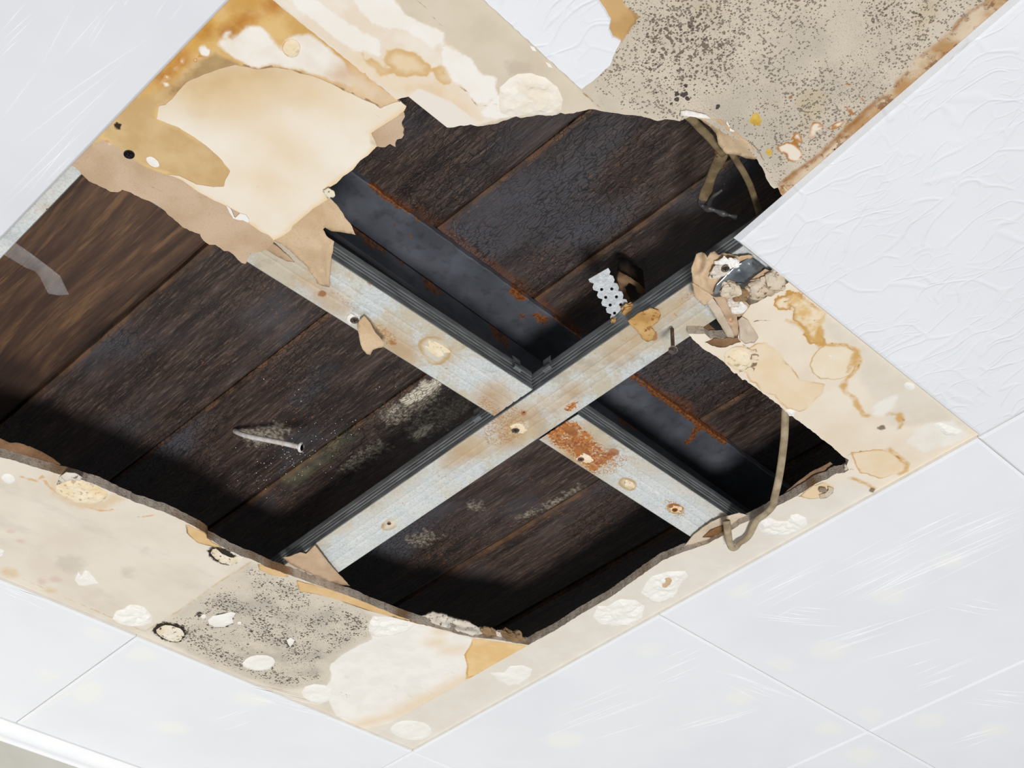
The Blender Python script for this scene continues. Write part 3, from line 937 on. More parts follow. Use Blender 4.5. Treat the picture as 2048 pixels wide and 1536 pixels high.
# ------------------------------------------------------------------ furring channels
ZC = 0.0125
HC = 0.027
def channel(name, p0, p1, width, label, shapes, mat=M_ZINC, ridges=3, tan_all=0.0):
    """C-channel lying face down between two plan points (centre line at the face)"""
    p0 = Vector(p0); p1 = Vector(p1)
    root = empty(name, ((p0.x + p1.x) / 2, (p0.y + p1.y) / 2, Z0 + ZC), label, 'metal channel')
    d = (p1 - p0); L = d.length; d.normalize(); nrm = Vector((-d.y, d.x))
    w = width / 2
    sec = []
    K = 26
    for k in range(K + 1):                    # face with pressed grooves
        t = -w + 0.001 + (2 * w - 0.002) * k / K
        z = 0.0
        for c in ((-0.0115, 0.0115, 0.0) if ridges == 3 else (-0.012, 0.012)):
            z += 0.0011 * math.exp(-((t - c) / 0.0016) ** 2)
        sec.append((t, z))
    N = max(2, int(L / 0.003))
    def body(sec, nm, mt, inward=None):
        verts = []; faces = []
        m = len(sec)
        for i in range(N + 1):
            q = p0 + d * (L * i / N)
            for (t, z) in sec:
                v = q + nrm * t
                verts.append((v.x, v.y, Z0 + ZC + z))
        for i in range(N):
            for k in range(m - 1):
                faces.append((i * m + k, i * m + k + 1, (i + 1) * m + k + 1, (i + 1) * m + k))
        n = len(verts)
        off = inward
        verts2 = [(a + nrm.x * off[0], b + nrm.y * off[0], c + off[1]) for a, b, c in verts]
        allv = verts + verts2
        allf = list(faces) + [tuple(x + n for x in reversed(f)) for f in faces]
        for i in range(N):
            for k in (0, m - 1):
                a = i * m + k; b = (i + 1) * m + k
                allf.append((a, b, b + n, a + n) if k else (b, a, a + n, b + n))
        for i in (0, N):
            for k in range(m - 1):
                a = i * m + k; b = a + 1
                allf.append((a, b, b + n, a + n) if i == 0 else (b, a, a + n, b + n))
        X = np.array([v[0] for v in allv]); Y = np.array([v[1] for v in allv])
        at = {k: field(X, Y, sh, ZC) for k, sh in shapes.items()}
        for k in ('tan', 'pale', 'rust', 'rustlo', 'rustd', 'hole', 'clean'):
            if k not in at: at[k] = np.full(len(allv), 0.5)
        return mesh_obj(nm, allv, allf, mt, root, None, False, at)
    body(sec, 'face', mat, inward=(0, 0.0008))
    for s in (-1, 1):
        sd = []
        zs = np.linspace(0.0005, HC, 22)
        for z in zs:
            o = 0.0
            for c in (0.008, 0.013, 0.018):
                o += 0.0009 * math.exp(-((z - c) / 0.0011) ** 2)
            sd.append((s * (w - o), z))
        body(sd, 'flange', M_ZSIDE, inward=(-s * 0.0008, 0))
        body([(s * w, HC), (s * (w - 0.004), HC + 0.0004), (s * (w - 0.008), HC)], 'lip', M_ZSIDE, inward=(0, -0.0008))
    return root

def screw_flat(px, py, z, r, mat, parent, name='screw', depth=0.01):
    """countersunk cross-head seen from below"""
    c = U(px, py, z)
    o = lathe(name, c, (0, 0, 1), [(r * 0.9, 0.0), (r, 0.0005), (r, 0.001), (r * 0.5, 0.004), (r * 0.45, depth)], mat, parent, 20)
    if parent is not None and parent.type == 'EMPTY':
        V = []; F = []
        for k in range(2):
            t = 0.6 + k * math.pi / 2
            dx, dy = math.cos(t) * r * 0.5, math.sin(t) * r * 0.5
            ex, ey = -math.sin(t) * r * 0.1, math.cos(t) * r * 0.1
            b_ = len(V)
            for zz_ in (c.z - 0.0003, c.z + 0.0003):
                V += [(c.x - dx - ex, c.y - dy - ey, zz_), (c.x + dx - ex, c.y + dy - ey, zz_), (c.x + dx + ex, c.y + dy + ey, zz_), (c.x - dx + ex, c.y - dy + ey, zz_)]
            F += [tuple(b_ + q for q in f_) for f_ in ((0, 3, 2, 1), (4, 5, 6, 7), (0, 1, 5, 4), (1, 2, 6, 5), (2, 3, 7, 6), (3, 0, 4, 7))]
        mesh_obj('cross_slot', V, F, M_SLOT, o)
        return o
    bm = bmesh.new(); bm.from_mesh(o.data)
    o.data.materials.append(M_SLOT)
    for k in range(2):
        t = 0.6 + k * math.pi / 2
        dx, dy = math.cos(t) * r * 0.55, math.sin(t) * r * 0.55
        ex, ey = -math.sin(t) * r * 0.13, math.cos(t) * r * 0.13
        zb = c.z - 0.0004; zt = c.z + 0.0003
        vv = [bm.verts.new(q) for zz_ in (zb, zt) for q in ((c.x - dx - ex, c.y - dy - ey, zz_), (c.x + dx - ex, c.y + dy - ey, zz_), (c.x + dx + ex, c.y + dy + ey, zz_), (c.x - dx + ex, c.y - dy + ey, zz_))]
        for f_ in ((0, 3, 2, 1), (4, 5, 6, 7), (0, 1, 5, 4), (1, 2, 6, 5), (2, 3, 7, 6), (3, 0, 4, 7)):
            fc = bm.faces.new([vv[i_] for i_ in f_]); fc.material_index = 1
    bm.to_mesh(o.data); bm.free()
    return o
M_SLOT = simple('screw_slot', S(22, 20, 20), None, 0.8)

def mid(a, b, z): 
    p = U(*a, z); q = U(*b, z); return Vector(((p.x + q.x) / 2, (p.y + q.y) / 2))
# long channel of the cross (rises to the right in the picture)
SH_B = {'tan': [('p', ell(1040, 850, 62, 40, -35)), ('p', ell(1130, 800, 45, 18, -35)), ('p', ell(930, 905, 60, 18, -35)), ('p', ell(1260, 690, 60, 20, -35)), ('p', ell(1350, 610, 55, 14, -35))],
        'rust': [('p', ell(1142, 814, 20, 9, -32))],
        'rustd': [('p', ell(1047, 826, 6, 5)), ('p', ell(1307, 672, 8, 10)), ('p', ell(778, 1045, 4, 3))],
        'rustlo': [('p', ell(1010, 850, 60, 40, -35)), ('p', ell(1380, 590, 40, 12, -35))],
        'pale': [('p', ell(1038, 856, 26, 15, -20)), ('p', ell(780, 1048, 18, 10, -30))],
        'hole': [('p', ell(1048, 825, 2.5, 2))], 'clean': [('p', [(640, 1110), (850, 960), (900, 1000), (680, 1150)]), ('p', [(1440, 520), (1540, 480), (1560, 560), (1440, 620)])]}
b0 = Vector((-0.408, 0.93)); b1 = Vector((-0.4065, -0.25))
chB = channel('ceiling_channel', b0, b1, 0.064, 'long galvanised ceiling channel rising to the right, unbroken bar of the metal cross', SH_B)
SH_A = {'tan': [('p', ell(650, 590, 60, 26, 34)), ('p', ell(790, 690, 70, 24, 34)), ('p', ell(990, 800, 40, 34, 34)), ('p', ell(880, 700, 34, 20, 34))],
        'rustd': [('p', ell(875, 696, 6, 4)), ('p', ell(738, 566, 4, 4)), ('p', ell(645, 588, 8, 6)), ('p', ell(785, 685, 8, 4, 30))],
        'rustlo': [('p', ell(980, 815, 40, 20, 34)), ('p', ell(770, 670, 40, 20, 34)), ('p', ell(690, 600, 40, 12, 34))],
        'pale': [('p', ell(872, 700, 34, 24, 30, wob=0.3))], 'hole': [('p', ell(737, 566, 2, 2))]}
chA = channel('ceiling_channel', (-0.96, 0.334), (-0.4425, 0.338), 0.063, 'dirty galvanised channel left of the crossing, tan paper scraps stuck to it', SH_A)
SH_A2 = {'rust': [('p', [(1080, 860), (1120, 835), (1160, 840), (1190, 870), (1210, 900), (1240, 905), (1230, 920), (1205, 935), (1190, 955), (1150, 920), (1110, 895)])],
         'rustlo': [('p', [(1075, 875), (1150, 840), (1230, 900), (1270, 910), (1240, 950), (1180, 960)]), ('p', ell(1258, 968, 22, 14, 25)), ('p', ell(1350, 1018, 34, 20, 25))],
         'rustd': [('p', ell(1142, 862, 16, 9, 30)), ('p', ell(1165, 905, 18, 9, 20)), ('p', ell(1228, 904, 11, 7, 10)), ('p', ell(1352, 1016, 16, 8, 20))],
         'pale': [('p', ell(1168, 916, 20, 12, 15)), ('p', ell(1256, 968, 18, 11, 20)), ('p', ell(1352, 1018, 18, 9, 15))],
         'tan': [('p', ell(1150, 890, 70, 40, 35))], 'clean': [('p', [(1230, 930), (1330, 960), (1480, 1050), (1390, 1110), (1240, 990)])]}
chA2 = channel('ceiling_channel', (-0.3725, 0.333), (0.06, 0.341), 0.063, 'short galvanised channel right of the crossing with an orange rust patch', SH_A2)
chL = channel('ceiling_channel', (-1.012, 0.20), (-1.0115, 0.75), 0.060, 'pale galvanised channel along the top left tile edge above the brown plank', {'tan': [('p', ell(96, 418, 5, 4))], 'hole': [('p', ell(95, 419, 3, 3))], 'clean': [('p', [(-60, 500), (180, 300), (200, 380), (0, 600)])]})
# screws driven into the channels
screw_flat(1031, 862, ZC - 0.0018, 0.0047, M_SCREW, chB)
lump('filler_ring', U(1038, 856, ZC + 0.001), 0.010, M_DAB_CREAM, chB, 2.2, (1.1, 0.8, 0.2), 0.3)
screw_flat(1294, 671, ZC - 0.0022, 0.0046, M_SCREW, chB)
lump('filler_ring', U(1352, 1018, ZC + 0.001), 0.0085, M_DAB_CREAM, chA2, 5.1, (1.1, 0.7, 0.22), 0.4)
screw_flat(1350, 1021, ZC - 0.002, 0.0036, simple('rusty_screw', S(206, 130, 36), S(160, 84, 30), 0.8, 0, 300), chA2)
lump('filler_ring', U(1168, 916, ZC + 0.001), 0.010, M_DAB_CREAM, chA2, 6.4, (1.1, 0.75, 0.2), 0.4)
screw_flat(1162, 920, ZC - 0.002, 0.004, simple('pink_rust_screw', S(176, 132, 116), S(150, 100, 84), 0.8, 0, 300), chA2)
lump('filler_ring', U(1256, 968, ZC + 0.0012), 0.010, M_DAB_CREAM, chA2, 8.2, (1.1, 0.8, 0.16), 0.4)
lump('filler_ring', U(872, 698, ZC + 0.0012), 0.013, M_DAB_CREAM, chA, 9.2, (1.3, 0.8, 0.14), 0.4)
lump('filler_ring', U(706, 638, ZC - 0.001), 0.0075, M_DAB, chA, 1.3, (1.0, 1.0, 0.6), 0.25)
screw_flat(709, 642, ZC - 0.0065, 0.0047, M_SCREW, chA)
lump('filler_ring', U(780, 1046, ZC + 0.0014), 0.006, M_DAB_CREAM, chB, 3.7, (1.0, 0.7, 0.3), 0.4)
screw_flat(778, 1048, ZC - 0.0012, 0.0028, M_SCREW, chB)
# fibre scrap around the lower screw of the strap
flap('fibre_scrap', [(1256, 642, .010), (1275, 628, .010), (1300, 617, .009), (1318, 622, .009), (1322, 630, .009), (1315, 645, .009), (1302, 655, .008), (1310, 665, .008), (1308, 678, .009), (1296, 684, .009), (1284, 678, .008), (1276, 664, .008), (1262, 652, .009)], M_FIBRE, chB, 4, 0.0014, 3.3, 1.6, wav=0.0016)
# joint clips at the crossing
def clip(px0, py0, px1, py1, along, parent, w=0.011):
    """small bent tab standing on a channel flange"""
    a = U(px0, py0, ZC + 0.012)
    ax = Vector(along).normalized()
    nr = Vector((-ax.y, ax.x, 0))
    out = []
    verts = []; faces = []
    prof = [(0.0, 0.0), (-0.0035, 0.001), (-0.004, 0.004), (-0.0015, 0.006), (-0.001, 0.018), (0.0, 0.019)]
    for s in (-w / 2, w / 2):
        for o, z in prof:
            verts.append(a + ax * s + nr * o + Vector((0, 0, z - 0.004)))
    m = len(prof)
    for k in range(m - 1):
        faces.append((k, k + 1, m + k + 1, m + k))
    n = len(verts)
    verts += [v + nr * 0.0009 for v in verts]
    faces += [tuple(x + n for x in reversed(f)) for f in faces]
    faces += [(0, m, m + n, n), (m - 1, m - 1 + n, 2 * m - 1 + n, 2 * m - 1)] + [(k + 1, k, k + n, k + 1 + n) for k in range(m - 1)] + [(m + k, m + k + 1, m + k + 1 + n, m + k + n) for k in range(m - 1)]
    o = mesh_obj('clip_tab', verts, faces, M_CLIP, parent)
    return o
M_CLIP = simple('clip_zinc', S(150, 156, 160), S(120, 122, 122), 0.3, 0.6, 200)
clip(1096, 735, 0, 0, (0, -1, 0), chB)
clip(956, 835, 0, 0, (0, -1, 0), chB)
clip(1033, 735, 0, 0, (1, 0, 0), chA)
clip(1163, 828, 0, 0, (1, 0, 0), chA2)

# ------------------------------------------------------------------ plasterboard ceiling
ceil = empty('ceiling', (-0.4, 0.4, Z0), 'water damaged plasterboard ceiling with a large torn hole and white foam tiles', 'ceiling', kind='structure')
TH = 0.0125
# --- lower left strip
E_hole = [(0, 915), (20, 918), (68, 934), (113, 947), (154, 956), (191, 970), (219, 982), (246, 994), (273, 1005), (301, 1015), (328, 1024), (359, 1038), (386, 1052), (411, 1066), (414, 1076), (424, 1082),
          (455, 1100), (485, 1113), (513, 1123), (533, 1134), (581, 1151), (615, 1164), (649, 1175), (691, 1189), (739, 1208), (791, 1230), (842, 1247), (883, 1259), (917, 1268), (948, 1275), (996, 1280), (1026, 1285), (1057, 1290, 's')]
E_out = [('w', -1.1, 0.80)] + E_hole + [(930, 1362, 's'), (781, 1446, 's'), (726, 1459, 's'), ('w', -0.10, 1.06), ('w', -1.1, 1.06)]
E_sh = {
    'mould': [('p', [(500, 1122), (300, 1262), (420, 1330), (560, 1380), (655, 1370), (680, 1310), (740, 1275), (760, 1240), (700, 1200), (600, 1160)])],
    'stain': [('p', [(95, 950), (115, 950), (110, 985), (150, 1005), (205, 1000), (230, 985), (250, 1000), (200, 1020), (150, 1015), (105, 990)]), ('p', ell(20, 1145, 18, 9, 15)), ('p', ell(100, 1180, 14, 5, 10))],
    'stline': [('l', [(40, 953), (75, 962), (85, 952), (95, 970), (112, 985), (150, 1003)], 0.0016), ('l', [(170, 1012), (200, 1022), (235, 1018)], 0.0012), ('l', [(275, 1034), (300, 1032), (310, 1028)], 0.0012)],
    'pink': [('p', ell(85, 1163, 10, 6)), ('p', ell(112, 1158, 12, 6)), ('p', ell(40, 1082, 8, 4)), ('p', ell(20, 1063, 8, 3))],
    'smudge': [('p', ell(140, 1128, 30, 16, 10)), ('p', ell(255, 1145, 14, 8, -20)), ('p', ell(288, 1101, 6, 4))],
    'plaster': [('p', [(745, 1278), (718, 1291), (689, 1307), (660, 1330), (663, 1359), (647, 1378), (671, 1430), (723, 1459), (784, 1446), (850, 1404), (929, 1362), (934, 1325), (929, 1309), (940, 1293), (946, 1278), (876, 1259), (824, 1241), (779, 1234), (745, 1232), (738, 1250)])],
    'plspk': [('p', ell(690, 1390, 24, 10, 15)), ('p', ell(810, 1412, 26, 8, -20)), ('p', ell(800, 1325, 18, 8)), ('p', ell(890, 1345, 20, 10)), ('p', ell(660, 1420, 14, 8))],
    'peach': [('l', [(700, 1455), (790, 1430), (880, 1385), (990, 1325)], 0.012), ('p', ell(875, 1285, 18, 8)), ('p', ell(905, 1300, 22, 6, -10)), ('p', ell(880, 1262, 14, 7))],
    'amber': [('p', [(946, 1276), (1000, 1284), (1057, 1291), (1010, 1322), (970, 1342), (932, 1360), (935, 1330), (929, 1309), (940, 1293)])],
    'tanp': [('p', [(592, 1160), (598, 1182), (630, 1188), (664, 1196), (739, 1222), (808, 1240), (876, 1258), (791, 1228), (691, 1187)]), ('p', [(515, 1126), (560, 1142), (582, 1155), (545, 1151), (520, 1140)]), ('p', [(370, 1046), (411, 1066), (425, 1084), (450, 1098), (478, 1112), (430, 1094), (395, 1086), (375, 1068)])],
    'dark': [('p', ell(342, 1263, 38, 19, 10, wob=0.3)), ('p', ell(502, 1262, 5, 4)), ('p', ell(445, 1240, 27, 15, -10, wob=0.2)), ('p', ell(580, 1284, 11, 10)), ('p', ell(398, 1228, 8, 5)), ('p', ell(445, 1112, 34, 16, 20)), ('p', ell(430, 1265, 5, 2))],
    'seam': [('l', [(503, 1124), (445, 1160), (370, 1215), (290, 1262)], 0.0013), ('l', [(0, 1139), (120, 1190), (290, 1264)], 0.0012)],
}
bE = sheet('gypsum_board', E_out, 0.0, TH, [m_board_low(), M_CORE], ceil, 0.004, 0.0028, 0.0010, 1.3, E_sh, edge_jit=0.0016, label='beige plasterboard strip with grey mould below the hole on the left')

# --- right and lower right strip
F_hole = [(1167, 1225), (1225, 1192), (1276, 1155), (1327, 1120), (1358, 1107), (1400, 1093), (1420, 1085), (1439, 1075), (1464, 1060), (1478, 1050), (1502, 1040), (1552, 1013), (1576, 1001), (1595, 991), (1634, 966), (1654, 958), (1673, 947), (1689, 946), (1697, 940), (1694, 931), (1697, 920)]
D_hole = [(1377, 668), (1387, 680), (1402, 694), (1415, 703), (1434, 714), (1449, 725), (1459, 737), (1468, 747), (1474, 747), (1485, 760), (1490, 759), (1504, 770), (1527, 787), (1559, 811), (1571, 822), (1590, 837), (1615, 855), (1645, 879), (1660, 890), (1685, 912)]
DF_out = [(1057, 1290, 's'), (1115, 1258)] + F_hole + D_hole[::-1] + [(1392, 668), (1410, 668), (1421, 677), (1476, 677), (1478, 655), (1484, 632), (1498, 612), (1530, 596), (1555, 580), (1590, 556), ('w', -0.34, -0.05), ('w', 0.06, -0.05), ('w', 0.06, 1.06), ('w', -0.10, 1.06), (726, 1459, 's'), (781, 1446, 's'), (930, 1362, 's')]
DF_sh = {
    'pale': [('p', [(1057, 1288), (1300, 1130), (1420, 1085), (1500, 1040), (1560, 1010), (1700, 960), (1760, 985), (1320, 1240), (820, 1530), (700, 1480)])],
    'greybeige': [('p', [(1648, 625), (1935, 850), (1905, 872), (1850, 850), (1780, 850), (1755, 815), (1735, 780), (1715, 750), (1725, 720), (1710, 695), (1680, 685), (1650, 670)])],
    'peach': [('p', [(1495, 700), (1512, 685), (1530, 683), (1548, 692), (1565, 712), (1590, 745), (1598, 760), (1630, 763), (1648, 768), (1642, 790), (1625, 808), (1600, 822), (1575, 818), (1540, 790), (1500, 760), (1490, 735)]), ('p', [(1700, 905), (1760, 898), (1790, 910), (1815, 930), (1800, 948), (1760, 955), (1720, 945)])],
    'amber': [('p', [(1570, 580), (1600, 585), (1648, 630), (1640, 660), (1652, 690), (1635, 688), (1620, 690), (1605, 655), (1590, 640), (1580, 615)]), ('p', [(1555, 590), (1580, 590), (1590, 620), (1570, 625), (1545, 610)])],
    'oval': [('p', ell(1668, 722, 48, 36, -10, wob=0.1)), ('p', ell(1480, 718, 32, 26, 10))],
    'line': [('l', [(1655, 690), (1690, 690), (1712, 700), (1720, 720), (1715, 738), (1700, 752), (1684, 768), (1688, 782), (1708, 795), (1720, 815), (1727, 832), (1740, 832)], 0.0022), ('l', [(1755, 828), (1785, 828), (1803, 828), (1806, 845), (1798, 858)], 0.0018), ('l', [(1778, 898), (1795, 912), (1815, 928), (1812, 942), (1800, 948)], 0.0025), ('l', [(1700, 955), (1735, 968), (1748, 978)], 0.0022), ('l', [(1575, 640), (1600, 650), (1625, 680), (1650, 690)], 0.002), ('l', [(1705, 715), (1700, 730), (1695, 745)], 0.002), ('p', ell(1713, 712, 8, 16, 10, wob=0.6)), ('p', ell(1688, 772, 10, 6, 0, wob=0.6)), ('p', ell(1714, 806, 6, 14, -20, wob=0.6)), ('p', ell(1640, 672, 10, 18, 10, wob=0.7)), ('p', ell(1800, 835, 8, 10, 0, wob=0.6))],
    'lined': [('l', [(1660, 686), (1690, 692), (1715, 704), (1721, 722), (1712, 742)], 0.0007), ('l', [(1800, 830), (1808, 842), (1797, 852), (1808, 860)], 0.0006), ('l', [(1780, 900), (1800, 918)], 0.0007)],
    'crack': [('l', [(1484, 690), (1497, 697), (1505, 705), (1502, 718), (1508, 730), (1490, 738), (1472, 746)], 0.0012), ('l', [(1510, 695), (1517, 715), (1510, 735), (1502, 752)], 0.0006), ('l', [(1500, 645), (1520, 640), (1540, 642)], 0.0005), ('l', [(1690, 912), (1730, 900), (1775, 898)], 0.0005), ('l', [(1560, 605), (1600, 600), (1630, 610)], 0.0004), ('l', [(1590, 630), (1610, 640), (1640, 640)], 0.0005), ('l', [(1430, 1085), (1450, 1088)], 0.0006)],
    'white': [('p', [(1742, 815), (1775, 795), (1800, 785), (1790, 800), (1785, 820), (1765, 830), (1745, 832)]), ('p', [(1830, 855), (1905, 838), (1945, 870), (1900, 890), (1850, 905), (1815, 885)])],
    'dots': [('p', ell(1590, 670, 26, 16, 20)), ('p', ell(1660, 715, 22, 14))],
    'dark': [('p', ell(1763, 855, 9, 5)), ('p', ell(1744, 980, 6, 5)), ('p', ell(1497, 1068, 3, 2))],
    'tanp': [('p', [(1597, 993), (1625, 972), (1648, 964), (1668, 972), (1664, 984), (1645, 996), (1622, 998)])],
}
bD = sheet('gypsum_board', DF_out, 0.0, TH, [m_board_right(), M_CORE], ceil, 0.004, 0.0028, 0.0010, 2.6, DF_sh, edge_jit=0.0016, label='cream plasterboard strip with amber water rings right of the hole')

# --- top board with the mouldy sheet
T_hole = [(793, 200), (803, 196), (817, 193), (819, 195, 's'), (894, 255, 's'), (908, 255), (928, 251), (942, 248), (955, 253), (966, 252), (990, 248), (1024, 236), (1032, 233), (1041, 236), (1072, 230), (1092, 232), (1113, 230), (1121, 226), (1130, 228), (1147, 226), (1178, 219), (1191, 219), (1202, 222), (1229, 226), (1249, 229), (1270, 230), (1300, 237), (1315, 243), (1331, 238), (1348, 241), (1359, 242), (1365, 240),
          (1385, 232), (1405, 236), (1425, 250), (1450, 268), (1475, 278), (1490, 290), (1505, 308), (1516, 323), (1525, 337), (1530, 348), (1534, 362), (1544, 373), (1548, 377), (1556, 375), (1559, 383), (1566, 392)]
T_out = [(545, 0, 's')] + T_hole + [(1590, 420, 's'), (2150, -60, 's'), (2150, -160, 's'), (345, -160, 's')]
T_sh = {
    'cream': [('p', [(500, -40), (774, -20), (812, 31), (839, 44), (890, 65), (884, 82), (914, 99), (942, 120), (962, 147), (990, 157), (994, 190), (1000, 240), (908, 262), (819, 197), (790, 206)])],
    'peach': [('p', [(690, 115), (720, 108), (760, 130), (780, 150), (820, 160), (880, 155), (930, 200), (960, 235), (900, 240), (840, 190), (800, 190), (740, 160)])],
    'amber': [('p', [(770, 125), (775, 105), (798, 97), (830, 105), (855, 130), (850, 150), (815, 150), (790, 148)]), ('p', [(725, 108), (760, 128), (780, 145), (760, 152), (735, 130)]), ('l', [(880, 140), (890, 160)], 0.004), ('l', [(820, 120), (850, 135)], 0.004)],
    'white': [('p', [(700, -10), (774, -10), (812, 31), (839, 44), (890, 65), (884, 82), (868, 100), (845, 80), (815, 62), (770, 55), (735, 40)]), ('p', [(884, 95), (914, 99), (942, 120), (962, 147), (990, 157), (993, 188), (972, 205), (955, 207), (930, 180), (898, 150), (885, 130)]), ('p', [(560, -20), (640, 5), (700, 50), (760, 80), (760, 110), (700, 95), (620, 40)]), ('p', [(1000, 190), (1040, 200), (1060, 225), (1000, 238), (960, 232), (975, 208)])],
    'smooth': [('p', [(817, 193), (836, 176), (870, 190), (905, 205), (935, 228), (955, 248), (894, 256)])],
    'smudge': [('p', [(1010, 122), (1030, 120), (1068, 132), (1062, 145), (1030, 150), (1015, 165), (1018, 145)])],
    'mould': [('p', [(900, -60), (1163, 183), (1203, 224), (1300, 245), (1500, 330), (1600, 420), (2200, -80), (2000, -200), (900, -200)])],
    'mouldA': [('p', [(1235, 60), (1260, 0), (1420, -40), (1520, 60), (1500, 160), (1420, 220), (1330, 225), (1240, 150)]), ('p', [(1640, 20), (1740, -20), (1900, -20), (1880, 60), (1760, 90)])],
    'mouldB': [('p', [(1300, 190), (1320, 170), (1370, 150), (1400, 175), (1440, 195), (1460, 232), (1440, 240), (1400, 215), (1350, 225)]), ('p', [(1335, 150), (1365, 150), (1365, 165), (1345, 170)])],
    'tanp': [('p', [(1185, -20), (1235, -20), (1252, 12), (1277, 34), (1262, 55), (1252, 74), (1244, 84), (1225, 78), (1210, 40)])],
    'chipw': [('p', [(1553, 295), (1575, 283), (1592, 290), (1605, 305), (1603, 320), (1588, 325), (1574, 318), (1573, 307), (1560, 306)]), ('p', [(1580, 270), (1597, 263), (1605, 285), (1600, 288)]), ('p', [(1622, 245), (1640, 245), (1648, 252), (1640, 260), (1632, 262), (1630, 275), (1617, 276)]), ('p', [(1668, 245), (1690, 242), (1680, 255), (1660, 262)])],
    'curl': [('l', [(1617, 276), (1622, 260), (1627, 256), (1623, 246), (1640, 244), (1648, 252), (1638, 256)], 0.0007), ('l', [(1553, 298), (1562, 305), (1572, 304), (1574, 317), (1588, 324), (1602, 316), (1606, 300), (1594, 288)], 0.0008), ('l', [(1655, 262), (1663, 250), (1680, 243)], 0.0008), ('l', [(1694, 212), (1700, 222), (1706, 228)], 0.0016), ('l', [(1680, 168), (1700, 168), (1712, 178), (1722, 195), (1732, 208)], 0.0007), ('l', [(1530, 208), (1560, 204), (1590, 190)], 0.0006)],
    'band': [('p', [(1545, 385), (1575, 350), (1620, 320), (1670, 275), (1700, 245), (1740, 212), (1770, 190), (1805, 150), (1835, 115), (1870, 85), (1905, 62), (1935, 25), (1975, 0), (2010, -30), (2080, -30), (1620, 400)])],
    'bandln': [('l', [(1560, 368), (1640, 310), (1690, 262), (1740, 212), (1768, 192)], 0.0022), ('l', [(1905, 60), (1935, 25), (1990, -5)], 0.0014)],
    'banddk': [('p', ell(1672, 290, 18, 9, -42)), ('p', ell(1860, 122, 18, 7, -40)), ('p', ell(1795, 155, 14, 5, -40)), ('p', ell(1780, 202, 5, 4)), ('p', ell(1562, 372, 18, 5, -30))],
    'crack': [('l', [(1164, 183), (1203, 220)], 0.0008), ('l', [(895, 65), (700, -150)], 0.0004), ('l', [(884, 140), (900, 165), (930, 180), (952, 208)], 0.0006), ('l', [(700, 120), (790, 200)], 0.0007), ('l', [(1000, 208), (955, 212)], 0.0006)],
}
bT = sheet('gypsum_board', T_out, 0.0, TH, [m_board_top(), M_CORE], ceil, 0.004, 0.0028, 0.0009, 3.9, T_sh, edge_jit=0.002, label='upper plasterboard with peeling cream paint and black mould specks')

